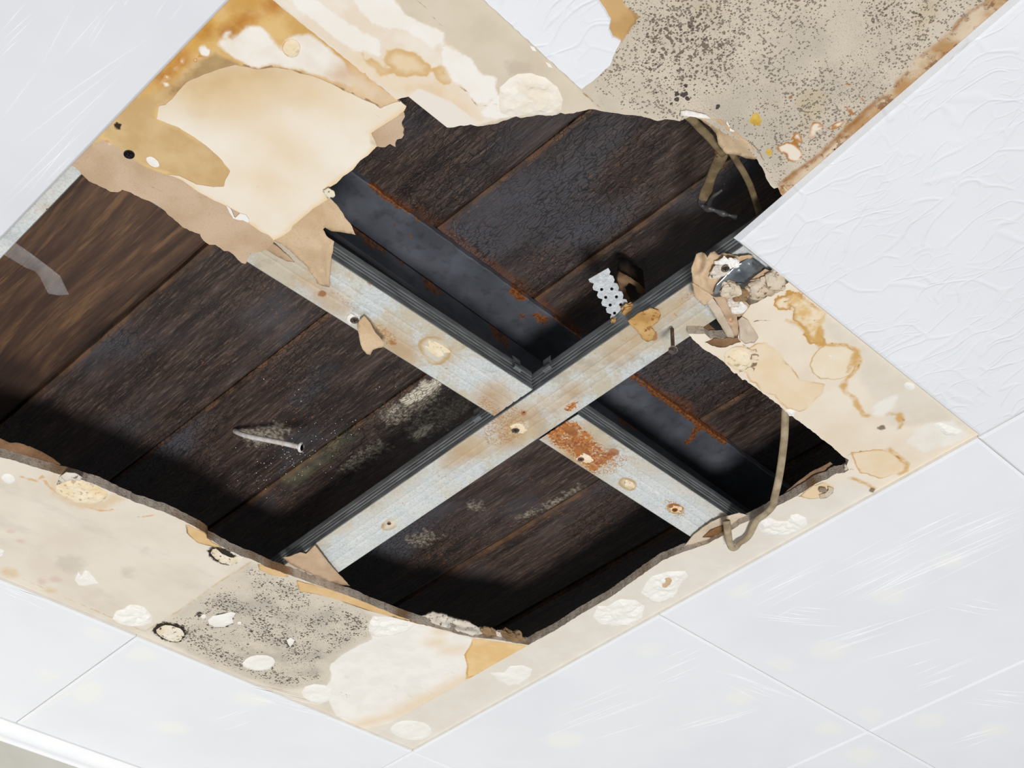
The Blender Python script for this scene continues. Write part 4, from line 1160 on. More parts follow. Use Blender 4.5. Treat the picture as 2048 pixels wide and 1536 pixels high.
# --- kraft faced board in the upper left
A_out = [(800, 205), (808, 223), (809, 233), (802, 247), (808, 257), (808, 270), (803, 276), (794, 279), (790, 285), (791, 294), (780, 288), (771, 294), (765, 295), (755, 292), (740, 300), (715, 318), (700, 335), (675, 358), (650, 374), (640, 390), (600, 430), (575, 455), (548, 484),
         (533, 500), (512, 505), (500, 506), (498, 511), (495, 520), (491, 527), (484, 525), (475, 520), (467, 509), (456, 502), (448, 502), (441, 496), (431, 490), (419, 489), (409, 483), (400, 469), (379, 461), (362, 451), (335, 427), (314, 408), (291, 400), (260, 385), (244, 379), (236, 385), (222, 383), (198, 371), (178, 362), (147, 333),
         (120, 320, 's'), (440, -40, 's'), (520, -40, 's')]
A_sh = {
    'tan': [('p', [(185, 290), (240, 225), (300, 140), (420, 100), (500, 130), (342, 205), (318, 212), (313, 238), (359, 256), (424, 301), (480, 350), (448, 380), (393, 375), (359, 356), (335, 349), (290, 330), (255, 308), (205, 275)])],
    'fibre': [('p', [(375, 150), (400, 120), (432, 100), (470, 120), (480, 132), (455, 145), (430, 150), (400, 165), (370, 185), (340, 185)])],
    'upper': [('p', [(330, 175), (360, 150), (380, 125), (395, 118), (427, 103), (441, 113), (482, 129), (515, 138), (543, 133), (600, 145), (680, 176), (750, 207), (790, 210), (850, 215), (560, -60), (430, -60), (270, 205)])],
    'amberb': [('p', ell(400, 70, 60, 22, -48)), ('p', ell(350, 125, 40, 14, -45)), ('p', ell(470, 40, 40, 18, -10)), ('p', ell(530, 8, 30, 20))],
    'ambdk': [('p', ell(492, 40, 22, 9, -15)), ('p', ell(455, 62, 16, 8)), ('p', ell(362, 118, 22, 9, -45)), ('p', ell(410, 62, 14, 6, -45)), ('p', ell(330, 150, 16, 6, -40)), ('p', ell(545, 10, 18, 12))],
    'white': [('p', [(437, 88), (443, 76), (444, 69), (452, 61), (460, 64), (456, 73), (462, 80), (475, 76), (485, 64), (497, 51), (512, 53), (534, 66), (548, 78), (557, 94), (566, 100), (572, 80), (600, 69), (620, 70), (651, 92), (690, 125), (700, 170), (660, 160), (600, 140), (543, 128), (515, 132), (490, 126), (470, 115), (447, 102)])],
    'peach': [('p', [(650, 150), (690, 130), (740, 160), (795, 203), (760, 210), (700, 180)])],
    'greyspk': [('p', ell(660, 110, 40, 20, 40)), ('p', ell(590, 95, 30, 14, 20))],
    'spots': [('p', [(396, 97), (403, 89), (410, 89), (414, 96), (424, 100), (422, 108), (415, 115), (401, 114), (397, 105)]), ('p', [(386, 118), (394, 116), (393, 132), (387, 128)]), ('p', ell(306, 324, 16, 9, 35)), ('p', [(204, 275), (216, 280), (225, 287), (220, 293), (212, 284)]), ('p', ell(335, 155, 9, 4, 20)), ('p', ell(352, 138, 7, 4, -30)), ('p', ell(365, 122, 4, 6)), ('p', ell(330, 168, 10, 5, 10)), ('p', ell(583, 96, 18, 18))],
    'crack': [('l', [(482, 129), (515, 138), (543, 133), (600, 145), (680, 176), (750, 207), (762, 216)], 0.0012), ('l', [(340, 225), (359, 256)], 0.0004), ('l', [(430, 103), (470, 130)], 0.0005), ('l', [(260, 283), (280, 292)], 0.0004), ('l', [(236, 385), (300, 372), (360, 400)], 0.0003)],
    'hole': [('p', ell(236, 252, 9, 7, 20, wob=0.4))],
}
bA = sheet('gypsum_board', A_out, 0.004, 0.003, [m_board_kraft(), M_KRAFT], ceil, 0.0038, 0.0022, 0.0011, 5.2, A_sh, label='brown kraft paper left on the ceiling between the top left tile and the hole')

# --- cream face lying over it
CS_out = [(313, 238), (316, 225), (318, 212), (330, 210), (342, 200), (372, 165), (410, 148), (440, 138), (470, 130), (500, 136), (515, 139), (543, 135), (582, 140), (600, 147), (628, 153), (662, 167), (686, 181), (706, 189), (727, 199), (750, 209), (761, 217), (768, 214), (783, 207), (791, 204), (802, 203), (813, 213), (808, 222), (794, 233), (772, 247), (743, 266), (749, 279), (754, 292), (750, 297), (736, 311), (721, 321), (706, 339), (687, 352), (673, 367), (656, 377), (648, 384), (657, 398), (647, 404), (627, 417), (603, 437), (587, 450), (580, 462), (564, 473), (547, 481), (537, 470), (522, 464), (500, 448), (497, 442), (484, 428), (462, 417), (452, 411), (431, 402), (400, 386), (362, 359), (335, 349), (359, 352), (393, 369), (427, 374), (448, 373), (451, 359), (461, 342), (444, 321), (424, 301), (393, 277), (359, 256)]
CS_sh = {
    'tan': [('p', [(290, 205), (335, 170), (372, 130), (410, 115), (470, 100), (560, 105), (610, 140), (570, 180), (500, 200), (440, 215), (400, 215), (365, 200)])],
    'tan2': [('p', ell(560, 290, 60, 34, 40)), ('p', ell(530, 360, 40, 26, 20)), ('p', ell(640, 200, 50, 24, 20)), ('p', ell(480, 200, 60, 30))],
    'edge': [('l', [(813, 213), (794, 233), (743, 266), (754, 292), (736, 311), (706, 339), (656, 377), (657, 398), (627, 417), (587, 450), (564, 473), (547, 481), (522, 464), (500, 448)], 0.0022), ('l', [(462, 417), (400, 386), (362, 359), (335, 349)], 0.0008)],
    'crack': [('l', [(690, 180), (730, 210), (770, 245)], 0.0003), ('l', [(792, 205), (795, 232)], 0.0003), ('l', [(735, 230), (733, 265)], 0.0003)],
    'grey': [('p', ell(516, 376, 5, 4)), ('p', [(738, 270), (745, 268), (754, 290), (744, 292)])],
}
M_CREAM = m_cream()
sheet('face_paper', CS_out, 0.0031, 0.0008, [M_CREAM, M_KRAFT_PALE], bA, 0.005, 0.0024, 0.0005, 6.1, CS_sh, label='cream face of the board stained tan, torn along the hole')
flap('plaster_curl', [(645, 383, -.003), (656, 377, -.004), (668, 383, -.005), (670, 392, -.006), (665, 397, -.005), (655, 398, -.003), (650, 390, -.004)], M_DAB_OLD, bA, 4, 0.0012, 2.2, 0.6)
sheet('white_filler_streak', [(453, 411), (462, 420), (468, 432), (470, 436), (480, 427), (492, 430), (498, 440), (497, 446), (486, 440), (475, 440), (466, 437), (460, 426)], 0.0016, 0.0007, [M_DAB], bA, 0.004, 0.002, 0.0006, 2.0)

# torn paper still hanging from the kraft board
flap('paper_flap', [(533, 500, .004), (530, 478, .003), (541, 484, .006), (556, 494, .009), (572, 508, .0105), (589, 525, .0115), (575, 523, .0115), (556, 514, .011), (543, 506, .008)], M_KRAFT, bA, 5, 0.0006, 3.0, 1.0)
flap('paper_flap', [(547, 481, .009), (562, 468, .011), (576, 456, .011), (600, 432, .011), (624, 410, .011), (643, 398, .011), (660, 396, .010), (673, 409, .008), (683, 423, .006), (689, 434, .004), (702, 450, 0), (711, 470, -.003), (680, 464, .002), (662, 462, .003), (650, 455, .005), (646, 459, .005), (656, 475, .004), (668, 483, 0.0), (666, 500, -.003), (661, 530, -.003), (659, 558, .002), (659, 575, .008), (644, 572, .010), (634, 567, .011), (631, 559, .011), (611, 531, .011), (588, 509, .0105), (566, 491, .009)],
     M_KRAFT_TAN, bA, 6, 0.0006, 4.0, 1.2, ctrl=[(640, 520, .006), (645, 540, .008), (640, 490, .006), (632, 480, .006)])
flap('paper_flap', [(743, 264, .0095), (772, 246, .0095), (794, 231, .0095), (806, 222, .010), (809, 233, .011), (802, 247, .011), (808, 257, .012), (808, 270, .013), (803, 276, .013), (794, 279, .0125), (790, 285, .0125), (791, 294, .013), (780, 288, .012), (771, 294, .012), (765, 295, .012), (753, 291, .0105)], M_KRAFT, bA, 5, 0.0006, 5.0, 0.8)
# scrap hanging from the screw on the left channel
flap('paper_scrap', [(714, 652, .004), (720, 640, .005), (728, 632, .006), (740, 645, .002), (750, 665, -.004), (762, 678, -.006), (770, 685, -.007), (768, 694, -.008), (757, 696, -.009), (746, 700, -.011), (741, 710, -.013), (733, 708, -.013), (726, 700, -.012), (721, 688, -.010), (718, 672, -.004)], M_KRAFT_TAN, chA, 5, 0.0006, 6.0, 1.0, wav=0.001)

# filler and screws on the kraft board
screw_flat(258, 310, 0.0028, 0.0052, M_SCREW_DK, bA)

# --- filler dabs on the boards
DABN = [0]
def dab(outline, parent, mat=M_DAB, h=0.0018, rise=0.006, lum=0.5, z=0.0, name='plaster_dab', cell=0.0035, seed=None):
    DABN[0] += 1
    sd = DABN[0] * 1.37 if seed is None else seed
    def zf(x, y, d):
        t = min(1.0, d / rise)
        return -h * math.sqrt(t) * (0.7 + lum * fract(x, y, 90, sd, 3)) - 0.00015
    return sheet(name, outline, z, 0.0004, [mat], parent, cell, 0.0025, 0.0006, sd, None, zf)
dab(ell(17, 957, 14, 9, 20), bE)
dab([(112, 972), (122, 962), (140, 958), (165, 962), (195, 972), (214, 984), (216, 994), (205, 1003), (180, 1008), (150, 1005), (125, 992), (114, 982)], bE, M_DAB_CREAM, 0.003)
flap('plaster_chip', [(113, 970, -.001), (118, 955, -.002), (132, 945, -.004), (150, 947, -.004), (165, 955, -.002), (160, 962, -.003), (142, 960, -.005), (128, 965, -.005)], M_CRUMB_W, bE, 4, 0.0012, 3.0, 1.0)
dab([(425, 1099), (432, 1097), (445, 1108), (462, 1115), (488, 1113), (478, 1124), (462, 1130), (443, 1126), (430, 1116), (421, 1106)], bE, M_DAB_OLD, 0.0016)
dab([(150, 1160), (156, 1143), (163, 1152), (170, 1140), (178, 1143), (190, 1158), (198, 1167), (186, 1168), (170, 1172), (158, 1170)], bE)
dab([(-20, 1100), (2, 1098), (9, 1102), (4, 1112), (-20, 1120)], bE)
dab([(225, 1237), (232, 1222), (248, 1218), (258, 1209), (275, 1210), (290, 1215), (304, 1232), (303, 1245), (285, 1252), (262, 1253), (238, 1247)], bE, h=0.003, lum=0.9)
dab(ell(343, 1266, 29, 14, 12, wob=0.3), bE, M_DAB_OLD, 0.002)
dab([(416, 1240), (425, 1232), (445, 1228), (462, 1224), (472, 1226), (465, 1236), (466, 1246), (448, 1254), (430, 1254), (418, 1248)], bE, h=0.0022)
dab(ell(407, 1233, 5, 4), bE); dab(ell(479, 1246, 4, 3), bE)
dab([(573, 1280), (581, 1275), (589, 1280), (586, 1288), (580, 1294), (576, 1288)], bE)
dab(ell(519, 1325, 33, 15, -3, wob=0.15), bE, h=0.002)
dab([(603, 1385), (610, 1373), (628, 1368), (648, 1370), (664, 1378), (666, 1392), (655, 1403), (640, 1408), (622, 1404), (608, 1395)], bE, h=0.002)
dab([(737, 1262), (740, 1242), (748, 1233), (757, 1234), (762, 1245), (790, 1240), (815, 1242), (830, 1250), (815, 1262), (790, 1270), (765, 1272), (748, 1274)], bE, h=0.003, lum=0.8)
dab([(980, 1345), (1008, 1345), (1020, 1332), (1045, 1330), (1065, 1338), (1060, 1352), (1040, 1368), (1018, 1371), (998, 1362)], bD)
dab(ell(824, 1460, 42, 19, 4, wob=0.12), bD, h=0.0012)
dab([(1186, 1233), (1195, 1212), (1215, 1212), (1240, 1198), (1270, 1200), (1289, 1212), (1284, 1235), (1262, 1250), (1225, 1253), (1200, 1248)], bD, h=0.0026, lum=0.9)
dab([(1282, 1185), (1292, 1165), (1305, 1152), (1335, 1143), (1372, 1142), (1376, 1152), (1360, 1170), (1350, 1192), (1320, 1206), (1300, 1202)], bD, h=0.0026, lum=0.9)
dab(ell(1333, 1165, 14, 9, -25), bD, M_KRAFT_TAN, 0.0022, z=-0.0012)
dab([(1517, 1055), (1522, 1042), (1540, 1035), (1555, 1042), (1575, 1042), (1582, 1030), (1595, 1027), (1612, 1036), (1614, 1048), (1598, 1062), (1570, 1071), (1540, 1070), (1522, 1066)], bD, h=0.0028, lum=0.9)
dab([(998, 200), (1000, 175), (1018, 158), (1035, 148), (1062, 146), (1090, 155), (1115, 175), (1126, 200), (1122, 220), (1105, 231), (1070, 228), (1020, 233), (1000, 225)], bT, m_plaster('aged_filler', (240, 234, 224), (234, 222, 202)), 0.0024, 0.008, 0.7)
dab(ell(1478, 720, 24, 20, 10, wob=0.2), bD, M_DAB_CREAM, 0.0022)
dab([(1572, 820), (1580, 818), (1590, 822), (1588, 832), (1578, 832)], bD, M_DAB, 0.003)
dab(ell(1820, 772, 11, 7, 20), bD, M_DAB, 0.0012)
dab([(1866, 848), (1880, 845), (1900, 852), (1925, 862), (1915, 872), (1890, 870)], bD, M_DAB, 0.0022, lum=0.9)
for (px, py, rx, ry) in ((1490, 190, 5, 4),): pass
dab([(1498, 245), (1505, 228), (1515, 225), (1524, 240), (1519, 252), (1507, 248)], bT, M_YELLOW, 0.0014, name='yellow_flake')
dab([(1531, 305), (1535, 297), (1542, 298), (1544, 308), (1537, 313)], bT, M_YELLOW, 0.0014, name='yellow_flake')
dab([(1060, 92), (1068, 94), (1073, 102), (1065, 101)], bT, M_DAB); dab([(1091, 124), (1100, 128), (1105, 136), (1097, 134)], bT, M_DAB)
dab(ell(583, 96, 17, 17, 0, wob=0.15), bA, M_DAB_CREAM, 0.0014, z=0.0035)
dab(ell(306, 324, 15, 8, 35), bA, M_DAB, 0.001, z=0.0038)

# chipped screw hole on the lower right strip
flap('chipped_hole', [(1638, 990, -.001), (1650, 988, -.003), (1658, 981, -.004), (1657, 974, -.003), (1668, 977, -.001), (1666, 986, -.001), (1655, 995, -.002), (1641, 998, -.001)], M_CRUMB, bD, 3, 0.0014, 2.0, 0.8)
lump('dark_recess', U(1645, 981, -0.004), 0.0052, simple('recess_grey', S(150, 134, 118), S(120, 100, 82), 0.9), bD, 1.0, (1.0, 0.8, 0.25), 0.5)
lump('gypsum_chunk', U(1702, 931, 0.006), 0.009, M_CRUMB_W, bD, 2.0, (0.7, 1.0, 0.6), 0.5)

# back paper standing behind the broken edges
flap('paper_edge', [(-40, 868, .016), (0, 877, .018), (20, 886, .019), (35, 886, .019), (60, 893, .018), (82, 903, .017), (106, 917, .015), (122, 930, .0125), (100, 933, .0115), (60, 922, .0115), (20, 908, .0115), (-40, 900, .0115)], M_KRAFT_DARK, bE, 6, 0.0007, 2.0, 1.2)
flap('paper_edge', [(1358, 1105, .010), (1372, 1088, .009), (1385, 1072, .008), (1406, 1055, .007), (1425, 1043, .006), (1447, 1034, .006), (1478, 1026, .008), (1495, 1031, .010), (1487, 1042, .010), (1470, 1054, .008), (1440, 1071, .007), (1415, 1085, .007), (1385, 1098, .008)], M_KRAFT_PALE, bD, 6, 0.0007, 3.4, 0.8)
flap('paper_patch', [(1405, 1075, .0065), (1420, 1062, .0055), (1440, 1053, .005), (1452, 1052, .005), (1448, 1066, .0055), (1430, 1075, .006)], m_kraft('kraft_wet', (142, 104, 68), (112, 78, 48)), bD, 5, 0.0007, 3.9, 0.8)
flap('paper_edge', [(1530, 1018, .012), (1560, 994, .014), (1590, 968, .016), (1620, 945, .018), (1650, 930, .019), (1660, 924, .019), (1668, 930, .018), (1650, 945, .014), (1620, 966, .0125), (1585, 990, .0115), (1550, 1012, .011)], m_kraft('kraft_brown', (150, 122, 98), (124, 96, 72)), bD, 6, 0.0007, 4.4, 0.8)
flap('paper_edge', [(1377, 664, .010), (1392, 652, .014), (1407, 638, .018), (1424, 654, .016), (1440, 666, .014), (1456, 678, .010), (1421, 679, .009), (1402, 668, .009)], M_KRAFT_DARK, bD, 5, 0.0007, 5.3, 0.7)
flap('paper_edge', [(566, 1115, .012), (580, 1113, .010), (600, 1105, .008), (612, 1108, .007), (622, 1098, .005), (630, 1091, .004), (645, 1110, .005), (665, 1135, .007), (700, 1172, .011), (682, 1170, .012), (650, 1160, .012), (610, 1143, .012), (580, 1128, .012)], M_KRAFT, bE, 6, 0.0007, 6.1, 0.8, ctrl=[(645, 1130, .004), (612, 1122, .010)])
# crumbling gypsum at the lower corner of the hole
flap('gypsum_ledge', [(842, 1232, .012), (865, 1226, .014), (890, 1232, .016), (918, 1242, .017), (940, 1246, .016), (958, 1256, .014), (975, 1258, .014), (968, 1268, .009), (945, 1272, .005), (915, 1264, .005), (880, 1255, .006), (850, 1244, .008)], M_CRUMB_W, bE, 4, 0.004, 4.7, 2.0, wav=0.005)
for (px, py, r, m, sq_) in ((1032, 1271, .008, M_CRUMB_B, (1.2, .9, .6)), (1014, 1268, .009, M_CRUMB_B, (1.2, .8, .6)), (997, 1267, .005, M_CRUMB_W, (1.1, .8, .7)), (976, 1262, .008, M_CRUMB_B, (1.4, .8, .5)), (1044, 1281, .006, M_CRUMB_B, (1.3, .7, .5)), (1012, 1279, .006, M_CRUMB_B, (1.8, .7, .4)), (985, 1273, .007, M_CRUMB_B, (1.8, .7, .4))):
    lump('gypsum_crumb', U(px, py, 0.007), r, m, bE, px * 0.013, sq_, 0.7, 3, fs=1.1)
# curled lip and hanging paper under the mouldy sheet
flap('paper_lip', [(1359, 233, -.001), (1361, 223, -.002), (1373, 220, -.003), (1390, 224, -.004), (1412, 229, -.004), (1424, 238, -.003), (1400, 236, -.008), (1380, 233, -.008), (1368, 232, -.006)], M_DAB, bT, 4, 0.0008, 2.0, 0.5)
flap('paper_flap', [(1392, 235, -.002), (1420, 238, -.001), (1442, 240, -.001), (1455, 252, -.001), (1470, 262, -.001), (1482, 274, -.001), (1497, 284, -.001), (1508, 300, -.001), (1513, 318, .002), (1508, 319, .004), (1492, 317, .006), (1478, 311, .008), (1466, 309, .009), (1453, 308, .009), (1447, 302, .009), (1436, 287, .009), (1434, 273, .008), (1431, 266, .007), (1419, 253, .004), (1400, 239, 0)], M_KRAFT_TAN, bT, 6, 0.0006, 3.6, 0.8, ctrl=[(1460, 285, .004)])
for pl in ([(1453, 240), (1460, 252), (1458, 255), (1452, 247)], [(1459, 256), (1470, 262), (1466, 264), (1459, 262)]):
    dab(pl, bT, M_DAB, 0.001, z=-0.0015)
flap('brown_edge', [(1500, 296, .001), (1512, 312, .003), (1525, 337, .006), (1530, 348, .007), (1537, 345, .001), (1530, 325, -.0005), (1520, 305, -.0005), (1508, 290, -.0005)], M_KRAFT_TAN, bT, 4, 0.0006, 5.7, 0.6)
flap('brown_edge', [(1556, 372, .002), (1568, 374, 0.0), (1580, 386, 0.0), (1566, 394, .004), (1559, 384, .004)], M_KRAFT_TAN, bT, 4, 0.0006, 1.7, 0.6)

# --- torn paper cluster around the channel beside the big tile
cl = empty('torn_paper_wad', U(1440, 580, ZC - 0.01), 'torn brown paper wad wrapped round the channel beside the embossed tile', 'torn paper')
flap('paper_sheet', [(1383, 543, -.004), (1387, 525, .002), (1392, 508, .008), (1397, 506, .006), (1403, 504, .008), (1409, 507, .004), (1415, 516, -.002), (1421, 504, .006), (1428, 501, .008), (1437, 510, .004), (1449, 506, .006), (1459, 508, .006), (1478, 514, .006), (1499, 510, .008), (1508, 514, .008), (1490, 522, .004), (1470, 530, .002), (1452, 548, 0), (1436, 562, -.004), (1428, 590, -.010), (1420, 588, -.012), (1400, 575, -.012), (1384, 566, -.010)], M_KRAFT_TAN, cl, 4, 0.0007, 2.4, 1.6, wav=0.0075, ctrl=[(1410, 545, -.010), (1405, 560, -.012), (1440, 525, .0)])
flap('paper_tab', [(1384, 566, -.010), (1400, 575, -.012), (1420, 588, -.014), (1427, 594, -.014), (1424, 602, -.014), (1409, 612, -.012), (1398, 603, -.012), (1388, 593, -.010), (1387, 578, -.010)], M_KRAFT_TAN, cl, 4, 0.0007, 3.8, 0.7)
flap('paper_strip', [(1413, 606, -.013), (1426, 597, -.013), (1440, 616, -.012), (1453, 640, -.009), (1465, 662, -.004), (1470, 675, .002), (1456, 678, .003), (1442, 652, -.006), (1428, 630, -.010)], M_KRAFT_PALE, cl, 4, 0.0007, 4.9, 1.0, wav=0.003)
flap('paper_strip', [(1427, 594, -.012), (1449, 594, -.006), (1459, 616, -.004), (1474, 632, -.002), (1476, 648, 0), (1478, 671, .002), (1470, 675, .003), (1465, 662, -.001), (1453, 640, -.006), (1440, 616, -.010)], M_KRAFT, cl, 4, 0.0007, 5.9, 1.0, wav=0.004, ctrl=[(1460, 640, .008)])
flap('paper_strip', [(1449, 594, -.004), (1470, 590, -.002), (1488, 600, -.001), (1500, 612, -.001), (1484, 632, -.001), (1474, 634, -.001), (1459, 616, -.003)], M_KRAFT, cl, 4, 0.0007, 6.9, 0.5)
flap('paper_strip', [(1500, 560, .004), (1530, 538, .002), (1546, 545, 0), (1560, 560, -.001), (1530, 575, .002), (1500, 590, .002)], M_KRAFT, cl, 4, 0.0007, 7.9, 0.5)
flap('metal_tongue', [(1428, 588, -.013), (1433, 570, -.011), (1446, 557, -.008), (1470, 533, -.001), (1490, 521, .004), (1503, 513, .007), (1533, 536, .007), (1517, 545, .004), (1501, 554, .0), (1490, 566, -.003), (1474, 567, -.004), (1456, 563, -.006), (1447, 568, -.008), (1443, 580, -.011), (1434, 588, -.013)], simple('bare_zinc', S(176, 182, 188), S(110, 116, 124), 0.25, 0.75, 50), cl, 4, 0.0008, 8.1, 0.2, wav=0.002, ctrl=[(1480, 545, -.004), (1500, 533, .002)])
lump('gypsum_crumb', U(1437, 545, -.008), 0.008, M_CRUMB_W, cl, 1.0, (1.0, 1.3, 0.5), 0.5)
lump('gypsum_crumb', U(1448, 530, -.004), 0.008, M_DAB, cl, 2.0, (1.2, 1.0, 0.5), 0.5)
lump('gypsum_crumb', U(1465, 526, -.002), 0.006, M_DAB, cl, 3.0, (1.2, 1.0, 0.5), 0.5)
lump('gypsum_crumb', U(1460, 578, -.010), 0.0085, M_CRUMB, cl, 4.0, (1.2, 1.1, 0.7), 0.5)
lump('gypsum_crumb', U(1483, 590, -.005), 0.008, M_CRUMB_B, cl, 5.0, (1.0, 1.0, 0.6), 0.5)
lump('gypsum_crumb', U(1519, 578, -.003), 0.012, M_CRUMB, cl, 6.0, (1.2, 1.1, 0.6), 0.45)
lump('gypsum_crumb', U(1547, 563, -.003), 0.011, M_CRUMB, cl, 7.0, (1.2, 1.1, 0.6), 0.45)
lump('gypsum_crumb', U(1466, 604, -.004), 0.007, M_CRUMB_W, cl, 8.0, (1.2, 1.0, 0.5), 0.5)
lump('gypsum_crumb', U(1476, 615, -.003), 0.008, M_DAB, cl, 9.0, (1.3, 1.0, 0.5), 0.4)
flap('paper_flap', [(1476, 641, -.003), (1484, 634, -.004), (1498, 643, -.004), (1510, 662, -.004), (1517, 676, -.003), (1509, 686, -.001), (1490, 688, -.001), (1480, 680, -.003)], M_KRAFT_PALE, bD, 4, 0.0007, 2.9, 1.4, ctrl=[(1497, 662, -.007)])
flap('shaded_curl', [(1410, 685, -.0006), (1427, 677, -.0008), (1450, 677, -.001), (1476, 676, -.001), (1482, 684, -.001), (1465, 690, -.0008), (1450, 695, -.0006), (1425, 692, -.0006)], M_KRAFT_DARK, bD, 4, 0.0004, 9.9, 2.0, wav=0.0002)  # thin dark curl; the shade of the dent is put into its brown
sc = U(1451, 539, -0.012)
screw_flat(1451, 539, -0.0125, 0.0045, M_SCREW, cl)

# ------------------------------------------------------------------ foam tiles
def tile(outline, mat, label, ghosts=(), zt=-0.0065, cell=0.02, seed=1.0, rag=0.0, bev=0.003, name='ceiling_tile', cham=0.4):
    """foam tile glued under the board: plan outline, rounded lower edge"""
    pl = [(a, b) for a, b, _ in densify_keep(outline, zt, rag, seed)]
    area = sum(pl[i][0] * pl[(i + 1) % len(pl)][1] - pl[(i + 1) % len(pl)][0] * pl[i][1] for i in range(len(pl)))
    if area < 0: pl = pl[::-1]
    n0 = len(pl)
    def inset(d):
        out = []
        for i in range(n0):
            a = Vector(pl[i - 1]); b = Vector(pl[i]); c = Vector(pl[(i + 1) % n0])
            e1 = (b - a).normalized(); e2 = (c - b).normalized()
            n1 = Vector((-e1.y, e1.x)); n2 = Vector((-e2.y, e2.x))
            s = (n1 + n2)
            s = s / max(0.5, s.dot(n1) if s.length > 0 else 1)
            out.append((b.x + s.x * d, b.y + s.y * d))
        return out
    inner = inset(bev)
    pts, tris, loop = tri_fill(inner, cell, seed=int(seed * 5))
    verts = [(x, y, Z0 + zt) for x, y in pts]
    faces = []; mi = []
    for f in tris:
        a, b, c = f[:3]
        ar = (pts[b][0] - pts[a][0]) * (pts[c][1] - pts[a][1]) - (pts[c][0] - pts[a][0]) * (pts[b][1] - pts[a][1])
        faces.append((c, b, a) if ar > 0 else (a, b, c)); mi.append(0)
    prev = loop
    if len(loop) == n0:
        rings = [(bev * 0.55, 0.0009), (0.0, -zt * cham), (0.0, -zt - 0.0002)]
        for d, dz in rings:
            pp = inset(d)
            base = len(verts)
            verts += [(x, y, Z0 + zt + dz) for x, y in pp]
            cur = list(range(base, base + n0))
            for i in range(n0):
                j = (i + 1) % n0
                faces.append((prev[i], prev[j], cur[j], cur[i])); mi.append(1 if d == 0.0 and dz > -zt * 0.98 - 0.0003 else 0)
            prev = cur
        faces.append(tuple(prev)); mi.append(1)
    X = np.array([v[0] for v in verts]); Y = np.array([v[1] for v in verts])
    at = {'ghost': field(X, Y, [('p', g) for g in ghosts], zt)}
    o = mesh_obj(name, verts, faces, [mat, M_TILE_SIDE], ceil, mi, False, at, label)
    TL.append(o)
    return o
TL = []
def densify_keep(outline, z, rag, seed):
    pl = plan(outline, z)
    if rag <= 0: return pl
    return [(a, b, True) for a, b in densify(pl, 0.004, rag, seed)]
G = 0.0006
def sq(i0, i1, j0, j1):
    T = 0.5
    return [('w', i0 * T + G, j0 * T + G), ('w', i1 * T - G, j0 * T + G), ('w', i1 * T - G, j1 * T - G), ('w', i0 * T + G, j1 * T - G)]
YC = 1.304 / 0.5
tile(sq(-3, -2, 0, 1), M_TILE_DIM, 'smooth white foam tile with scratch lines in the top left corner', seed=2, cell=0.02)
tile(sq(-3, -2, 1, 2), M_TILE, 'sliver of white foam tile at the left edge below the top left tile', seed=3)
tile([('w', -0.525, -0.5), ('w', -0.002, -0.5), ('w', -0.001, -0.002), ('w', -0.465, 0.001)], M_TILE_EMB, 'embossed white foam tile hanging at the right beside the hole', seed=4, zt=-0.0075, bev=0.007, cham=0.93)
tile(sq(0, 1, -1, 0), M_TILE, 'white foam tile at the right edge below the embossed tile', seed=5)
tile(sq(0, 1, 0, 1), M_TILE, 'white foam tile right of the stained corner of the board', [ell(1480, 1180, 26, 14), ell(1660, 1300, 40, 18), ell(1780, 1190, 34, 16), ell(1560, 1330, 30, 14), ell(1900, 1120, 30, 16), ell(1740, 1430, 26, 16)], seed=6)
tile(sq(0, 1, 1, 2), M_TILE, 'white foam tile at the bottom centre below the pale strip', [ell(1480, 1395, 30, 16), ell(1660, 1455, 26, 15), ell(1130, 1480, 40, 16), ell(1300, 1300, 30, 14)], seed=7)
tile(sq(1, 2, 1, 2), M_TILE, 'white foam tile at the bottom edge, lower right', [ell(1725, 1510, 34, 16)], seed=8)
tile(sq(1, 2, 0, 1), M_TILE, 'white foam tile in the bottom right corner', [ell(1860, 1440, 30, 18), ell(1990, 1460, 30, 12)], seed=9)
tile(sq(1, 2, -1, 0), M_TILE, 'white foam tile at the far right edge', seed=10)
tile([('w', -1.0 + G, 1.0 + G), ('w', -0.5 - G, 1.0 + G), ('w', -0.5 - G, 1.303), ('w', -1.0 + G, 1.303)], M_TILE, 'cut white foam tile in the lower left corner above the cornice', [ell(205, 1265, 36, 14, 8), ell(98, 1350, 24, 12, 10)], seed=11)
tile([('w', -0.5 + G, 1.0 + G), ('w', 0.0 - G, 1.0 + G), ('w', 0.0 - G, 1.303), ('w', -0.5 + G, 1.303)], M_TILE, 'cut white foam tile below the mouldy strip at the cornice', [ell(282, 1305, 38, 16, 5), ell(175, 1383, 34, 22, 0), ell(345, 1455, 34, 12, 5), ell(510, 1395, 40, 16), ell(60, 1445, 20, 8)], seed=12)
tile([('w', 0.0 + G, 1.0 + G), ('w', 0.5 - G, 1.0 + G), ('w', 0.5 - G, 1.303), ('w', 0.0 + G, 1.303)], M_TILE, 'cut white foam tile at the bottom edge beside the cornice', seed=13)
tile([(900, -55), (964, 0), (1162, 181), (1175, 172), (1195, 157), (1222, 132), (1232, 109), (1243, 84), (1235, 80), (1227, 77), (1220, 60), (1222, 41), (1210, 20), (1195, 0), (1180, -60)], M_TILE_EMB, 'torn remnant of a white foam tile at the top centre', seed=14, rag=0.001, bev=0.0012, zt=-0.005)

